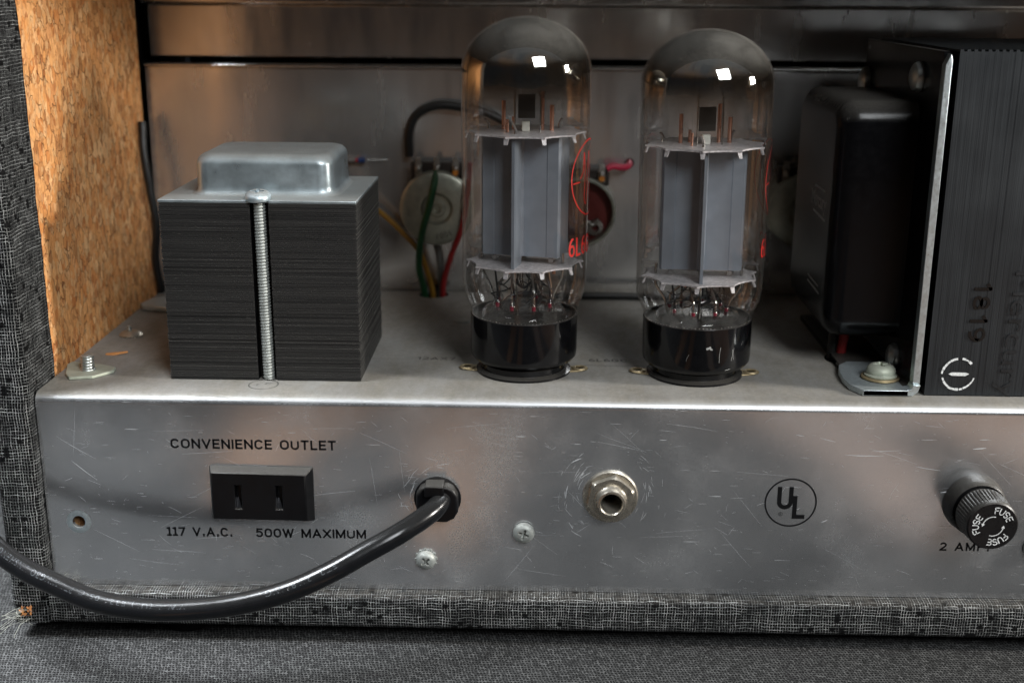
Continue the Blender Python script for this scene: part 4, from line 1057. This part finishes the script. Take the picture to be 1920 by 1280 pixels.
g = G(); grip = [(-6.4, 2.2), (-5.0, 4.4), (-3.2, 5.2), (3.4, 5.2), (5.2, 4.2), (6.6, 1.8), (6.7, -3.4), (5.4, -5.8), (3.0, -7.0), (-2.6, -7.0), (-5.4, -5.6), (-6.4, -3.2)]
g.prism(grip, -.05, -4.4, lambda a, b, h: (-28.0+a, h, -32.4+b)); gp = obj('cord_grip', g, M['black_plastic'], pc, bevel=.9, seg=3)
g = G(); g.box((-31.6, -6.4, -30.2), (-25.6, -.1, -26.4)); obj('grip_wedge', g, M['black_plastic'], gp, org=ORG[pc.name], bevel=.5)
g = G(); g.lathe([(7.2, 0), (7.4, .25), (6.6, .5)], (-28, 0, -33), (0, -1, 0), 40); obj('grip_rim', g, M['black_plastic'], gp, org=ORG[pc.name])

# fuse holder
fh = thing('fuse_holder', (139.3, 0, -32.4), 'black round fuse holder with knurled cap marked FUSE three times', 'fuse holder')
c = (139.0, 0, -31.8)
g = G(); g.lathe([(0, -.05), (9.4, -.05), (9.45, .8), (9.0, 3.5), (8.8, 5.6), (8.3, 6.2), (0, 6.2)], c, (0, -1, 0), 64); obj('collar', g, M['black_cap'], fh)
g = G(); g.lathe([(7.3, 6), (7.2, 8.2)], c, (0, -1, 0), 48); obj('neck', g, M['black_cap'], fh)
g = G(); n = 144; vs = []; fs = []
rg = [(8.2, 7.0, 0), (8.2, 8.1, 0), (9.0, 8.2, 1), (10.2, 8.1, 1), (14.6, 7.85, 1), (15.8, 7.75, 0), (16.9, 7.6, 0), (17.3, 7.2, 0), (17.35, 0.01, 0)]
for (h, r, kn) in rg:
    for i in range(n):
        t = 2*PI*i/n; rr_ = r-(.28 if kn and i % 3 == 0 else 0)
        vs.append((c[0]+rr_*math.cos(t), -h, c[2]+rr_*math.sin(t)))
for k in range(len(rg)-1):
    for i in range(n): fs.append((k*n+i, k*n+(i+1) % n, (k+1)*n+(i+1) % n, (k+1)*n+i))
g.add(vs, fs); cp = obj('fuse_cap', g, M['black_cap'], fh, angle=25)
g = G(); FY = -17.40
for a0 in (55, 175, 292):
    a0 = math.radians(a0)
    def f(a, b, a0=a0):
        t = a0-a/5.1; r = 5.15+b; return (c[0]+r*math.cos(t), FY, c[2]+r*math.sin(t))
    letters(g, 'FUSE', 5.9, 1.9, f, .15, gap=.26)
f = lambda a, b: (c[0]+a, FY, c[2]+b)
for a0, a1 in ((80, 165), (255, 350)):
    ring2d(g, 2.95, 3.2, f, math.radians(a0), math.radians(a1), 20)
    t = math.radians(a1); e = (3.07*math.cos(t), 3.07*math.sin(t)); d = (-math.sin(t), math.cos(t))
    g.add([f(e[0]+d[0]*.9, e[1]+d[1]*.9), f(e[0]+d[1]*.55, e[1]-d[0]*.55), f(e[0]-d[1]*.55, e[1]+d[0]*.55)], [(0, 1, 2)])
obj('cap_lettering', g, M['white_ink'], cp, org=ORG[fh.name], flat=True, recalc=False)

# ------------------------------------------------------------------ small things on the deck, left
cl = thing('clip_nut', (-143, 22, 0), 'olive zinc clip nut with threaded stud, front left corner of the deck', 'clip nut')
g = G(); g.prism([(-149.2, 17.4), (-146.5, 13.2), (-139.5, 14.6), (-134.6, 21.0), (-135.2, 24.5), (-141, 27.6), (-151.5, 30.2), (-152.2, 27)], .1, 1.1, lambda a, b, h: (a, b, h)); obj('clip_plate', g, M['yellow_zinc'], cl, bevel=.25)
g = G(); g.lathe([(2.5, 1.0), (2.5, 1.4), (2.2, 1.6)], (-143.4, 21.6, 0), n=24); thread(g, (-143.4, 21.6, 1.1), (-143.2, 21.6, 6.0), 2.25, .95, .35); obj('threaded_stud', g, M['screw'], cl, angle=80)
ds = thing('deck_screw', (-143.5, 65.5, 0), 'domed screw standing on the left of the deck between the particleboard and the transformer', 'screw')
g = G(); g.lathe([(0, .02), (4.1, .02), (4.15, .5), (3.4, 1.3), (2.0, 1.8), (0, 1.9)], (-143.5, 65.5, 0), n=32); obj('screw_head', g, M['nickel'], ds)
g = G(); thread(g, (-144.0, 65.5, 1.7), (-144, 65.5, 3.6), .95, .7, .2, 12); obj('screw_tip', g, M['screw'], ds, angle=80)
g = G(); g.prism([(-3.6, -.4), (-1, -1), (3.6, .2), (3.2, .8), (-1.5, .6), (-3.8, .3)], .1, .6, lambda a, b, h: (-140.6+a, 41.5+b+a*.12, h+(.15*a if a > 0 else 0)))
solo('wood_chip', g, M['chip'], (-140.6, 41.5, 0), 'tiny orange wood splinter lying on the dusty deck near the particleboard', 'wood chip', flat=True)
g = G(); g.prism([(-152, 103), (-150, 99), (-140, 97), (-128, 98), (-120, 104), (-120, 116), (-140, 118), (-150, 112)], .2, 2.2, lambda a, b, h: (a, b, h)); 
g.lathe([(2.2, 2.2), (2.2, 3.6), (0, 3.7)], (-136.5, 103, 0), n=20)
solo('rear_clip', g, M['raw_steel'], (-140, 105, 0), 'grey metal clip lying on the deck half behind the zinc-covered transformer', 'clip', bevel=.4)
g = G(); g.lathe([(0, .03), (3.0, .03), (2.8, .6), (1.2, .9), (0, .7)], (-25.9, 89.4, 0), n=24); solo('blind_rivet', g, M['dusty_screw'], (-25.9, 89.4, 0), 'small dull rivet in the deck behind the left power tube', 'rivet')

# ------------------------------------------------------------------ parts on the rear plate: pots, wires, resistor
def lug(g, p, ang=0):
    x, y, z = p; g.box((x-1.4, y-.3, z-2), (x+1.4, y+.3, z+3)); g.ball((x, y-.6, z+1), 1.5, 10)
def pot(cx, cz, r, label, rot, group='potentiometers on the rear plate'):
    t = thing('potentiometer', (cx, 134, cz), label, 'potentiometer', group); c = (cx, 134.1, cz)
    g = G(); g.lathe([(r*.98, 0), (r, 1), (r, 10.6), (r*.97, 11.6), (r*.90, 12.1), (r*.44, 12.1), (r*.40, 11.6), (r*.36, 10.4), (r*.24, 10.4), (r*.20, 11.0), (r*.13, 11.0), (r*.10, 9), (0, 9)], c, (0, -1, 0), 56); obj('casing', g, M['pot'], t, angle=30)
    return t, c
def terminals(t, cx, cz, r, cols):
    g = G(); g.box((cx-r*.72, 127, cz+r*.72), (cx+r*.72, 129.4, cz+r*1.22)); tb_ = obj('terminal_board', g, M['dark_board'], t, bevel=.6)
    for i, xo in enumerate((-r*.5, 0, r*.5)):
        g = G(); lug(g, (cx+xo, 126.4, cz+r*.98)); g.box((cx+xo-1.1, 126.2, cz+r*.95), (cx+xo+1.1, 126.8, cz+r*1.35)); l_ = obj('solder_lug', g, M['solder'], tb_, org=ORG[t.name], bevel=.15)
        if i in cols:
            g = G(); g.lathe([(0, 0), (1.3, .2), (1.1, .8), (0, 1.1)], (cx+xo, 125.2, cz+r*.95), (0, -1, 0), 14); obj('rosin', g, M['amber'], l_, org=ORG[t.name])
t, c = pot(-37.6, 36.9, 14.7, 'leftmost of the round pot casings on the rear plate, a green wire crossing it', 0); terminals(t, -37.6, 36.9, 14.7, (2,))
g = G()
for k, (chs, a0) in enumerate((('1001', -75), ('WD', -15), ('7', -125))):
    a0 = math.radians(a0)
    def f(a, b, a0=a0): tt = a0+a/10.6; rr_ = 10.8-b; return (-37.6+rr_*math.cos(tt), 121.9, 36.9+rr_*math.sin(tt))
    text_on(g, chs, None, 2.2, f, 1.1)
obj('stamped_code', g, M['faint_ink'], t, flat=True, recalc=False)
# open-backed second pot
t = thing('potentiometer', (19.5, 134, 36), 'open-backed potentiometer with a dark red board inside, between the two tubes', 'potentiometer', 'potentiometers on the rear plate')
c = (19.3, 134.1, 36)
g = G(); g.lathe([(13.6, 0), (13.7, 1), (13.7, 12.2), (13.2, 12.6), (12.6, 12.4), (12.4, 8), (12.4, 7.6)], c, (0, -1, 0), 56); obj('casing', g, M['pot'], t, angle=30)
g = G(); g.lathe([(0, 8.4), (12.3, 8.4)], c, (0, -1, 0), 48); obj('red_board', g, M['pot_board'], t)
g = G(); g.lathe([(1.3, 8.4), (1.6, 10.2), (3.0, 10.0), (3.3, 8.5)], (25.3, 134.1, 29.6), (0, -1, 0), 24); g.tube([(20, 125, 30), (22, 123.6, 32), (24, 124, 31), (26.5, 124, 33)], 1.0, 8, smooth=4); obj('solder_lug', g, M['solder'], t)
terminals(t, 20.5, 36, 13.7, (2,))
t, c = pot(106.8, 37, 14.3, 'rightmost round pot casing, in the shade beside the black transformer bell', 0); terminals(t, 106.8, 37, 14.3, ())

def wire(name, pts, r, mat, label):
    g = G(); g.tube(pts, r, 12, smooth=6); return solo(name, g, M[mat], pts[0], label, 'wire')
wire('green_wire', [(-37.9, 124.5, 51), (-38.2, 119.5, 47), (-40.3, 118.5, 38), (-43.4, 119.5, 27), (-45, 123, 14), (-43.8, 128, 4), (-43, 130, -3)], 1.35, 'ins_green', 'dark green wire running down in front of the leftmost pot into the deck hole')
wire('yellow_wire', [(-76, 108, 48), (-68, 118, 41), (-60, 124, 35), (-52, 126, 27), (-45, 128, 18), (-41, 130.5, 5), (-40, 131, -3)], 1.15, 'ins_yellow', 'orange yellow wire coming from behind the left transformer to the deck hole')
wire('bare_red_wire', [(-24, 118, 56), (-25.2, 119.5, 44), (-27.5, 121, 30), (-32, 125, 18), (-35.5, 129, 6), (-36, 130.5, -3)], 1.15, 'ins_red', 'bright red wire bending down beside the leftmost pot into the deck hole')
wire('grey_wire', [(-39.5, 129.5, 24), (-38, 130, 18), (-36.8, 130.5, 8), (-37.6, 132, -3)], 1.15, 'ins_grey', 'dull grey wire hanging behind the green one below the leftmost pot')
wire('looped_black_wire', [(-49.0, 130.8, 56.5), (-48.9, 130.2, 66), (-46, 130, 72.5), (-39, 130, 76.2), (-30, 130, 76.2), (-16, 130, 73), (-6, 130, 66), (-2, 132, 58)], 1.75, 'ins_black', 'black wire looping in an arc above the leftmost pot')
wire('pink_wire', [(29.2, 126.5, 52.8), (31.8, 127, 53.8), (35, 127.5, 53.3), (37.6, 129, 53.4), (38.6, 133, 54), (38.7, 139, 54)], 1.35, 'ins_pink', 'short raspberry pink wire bending into a hole in the rear plate')
wire('deck_cable', [(-5, 122, 3), (6, 123, 2.4), (18, 124.5, 1.8), (34, 125.5, 1.6), (50, 125, 1.6), (70, 124, 2), (92, 122, 2)], 1.5, 'ins_black', 'black cable lying on the deck along the foot of the rear plate')
wire('side_cable', [(-151.5, 121, 70), (-150.8, 118, 58), (-149.2, 117, 44), (-147.8, 117, 30), (-149.8, 119, 16), (-149, 121, 2.2)], 1.5, 'ins_black', 'black cable hanging in the gap between the particleboard and the rear plate')
rs_ = thing('resistor', (-72, 131, 54.7), 'tiny blue-banded resistor with a bare lead behind the zinc transformer cover', 'resistor')
for (a, b, mt, r) in ((-74.4, -70.4, 'ins_white', .95), (-70.4, -69.2, 'ins_red', .95), (-69.2, -66.6, 'ins_blue', 1.2)):
    g = G(); g.cyl((a, 131, 54.7), (b, 131, 54.7), r, 16); obj('band', g, M[mt], rs_)
g = G(); g.cyl((-66.6, 131, 54.7), (-58, 132.5, 54.7), .16, 8); g.cyl((-80, 132, 54.7), (-74.4, 131, 54.7), .3, 8); obj('lead', g, M['wire'], rs_)
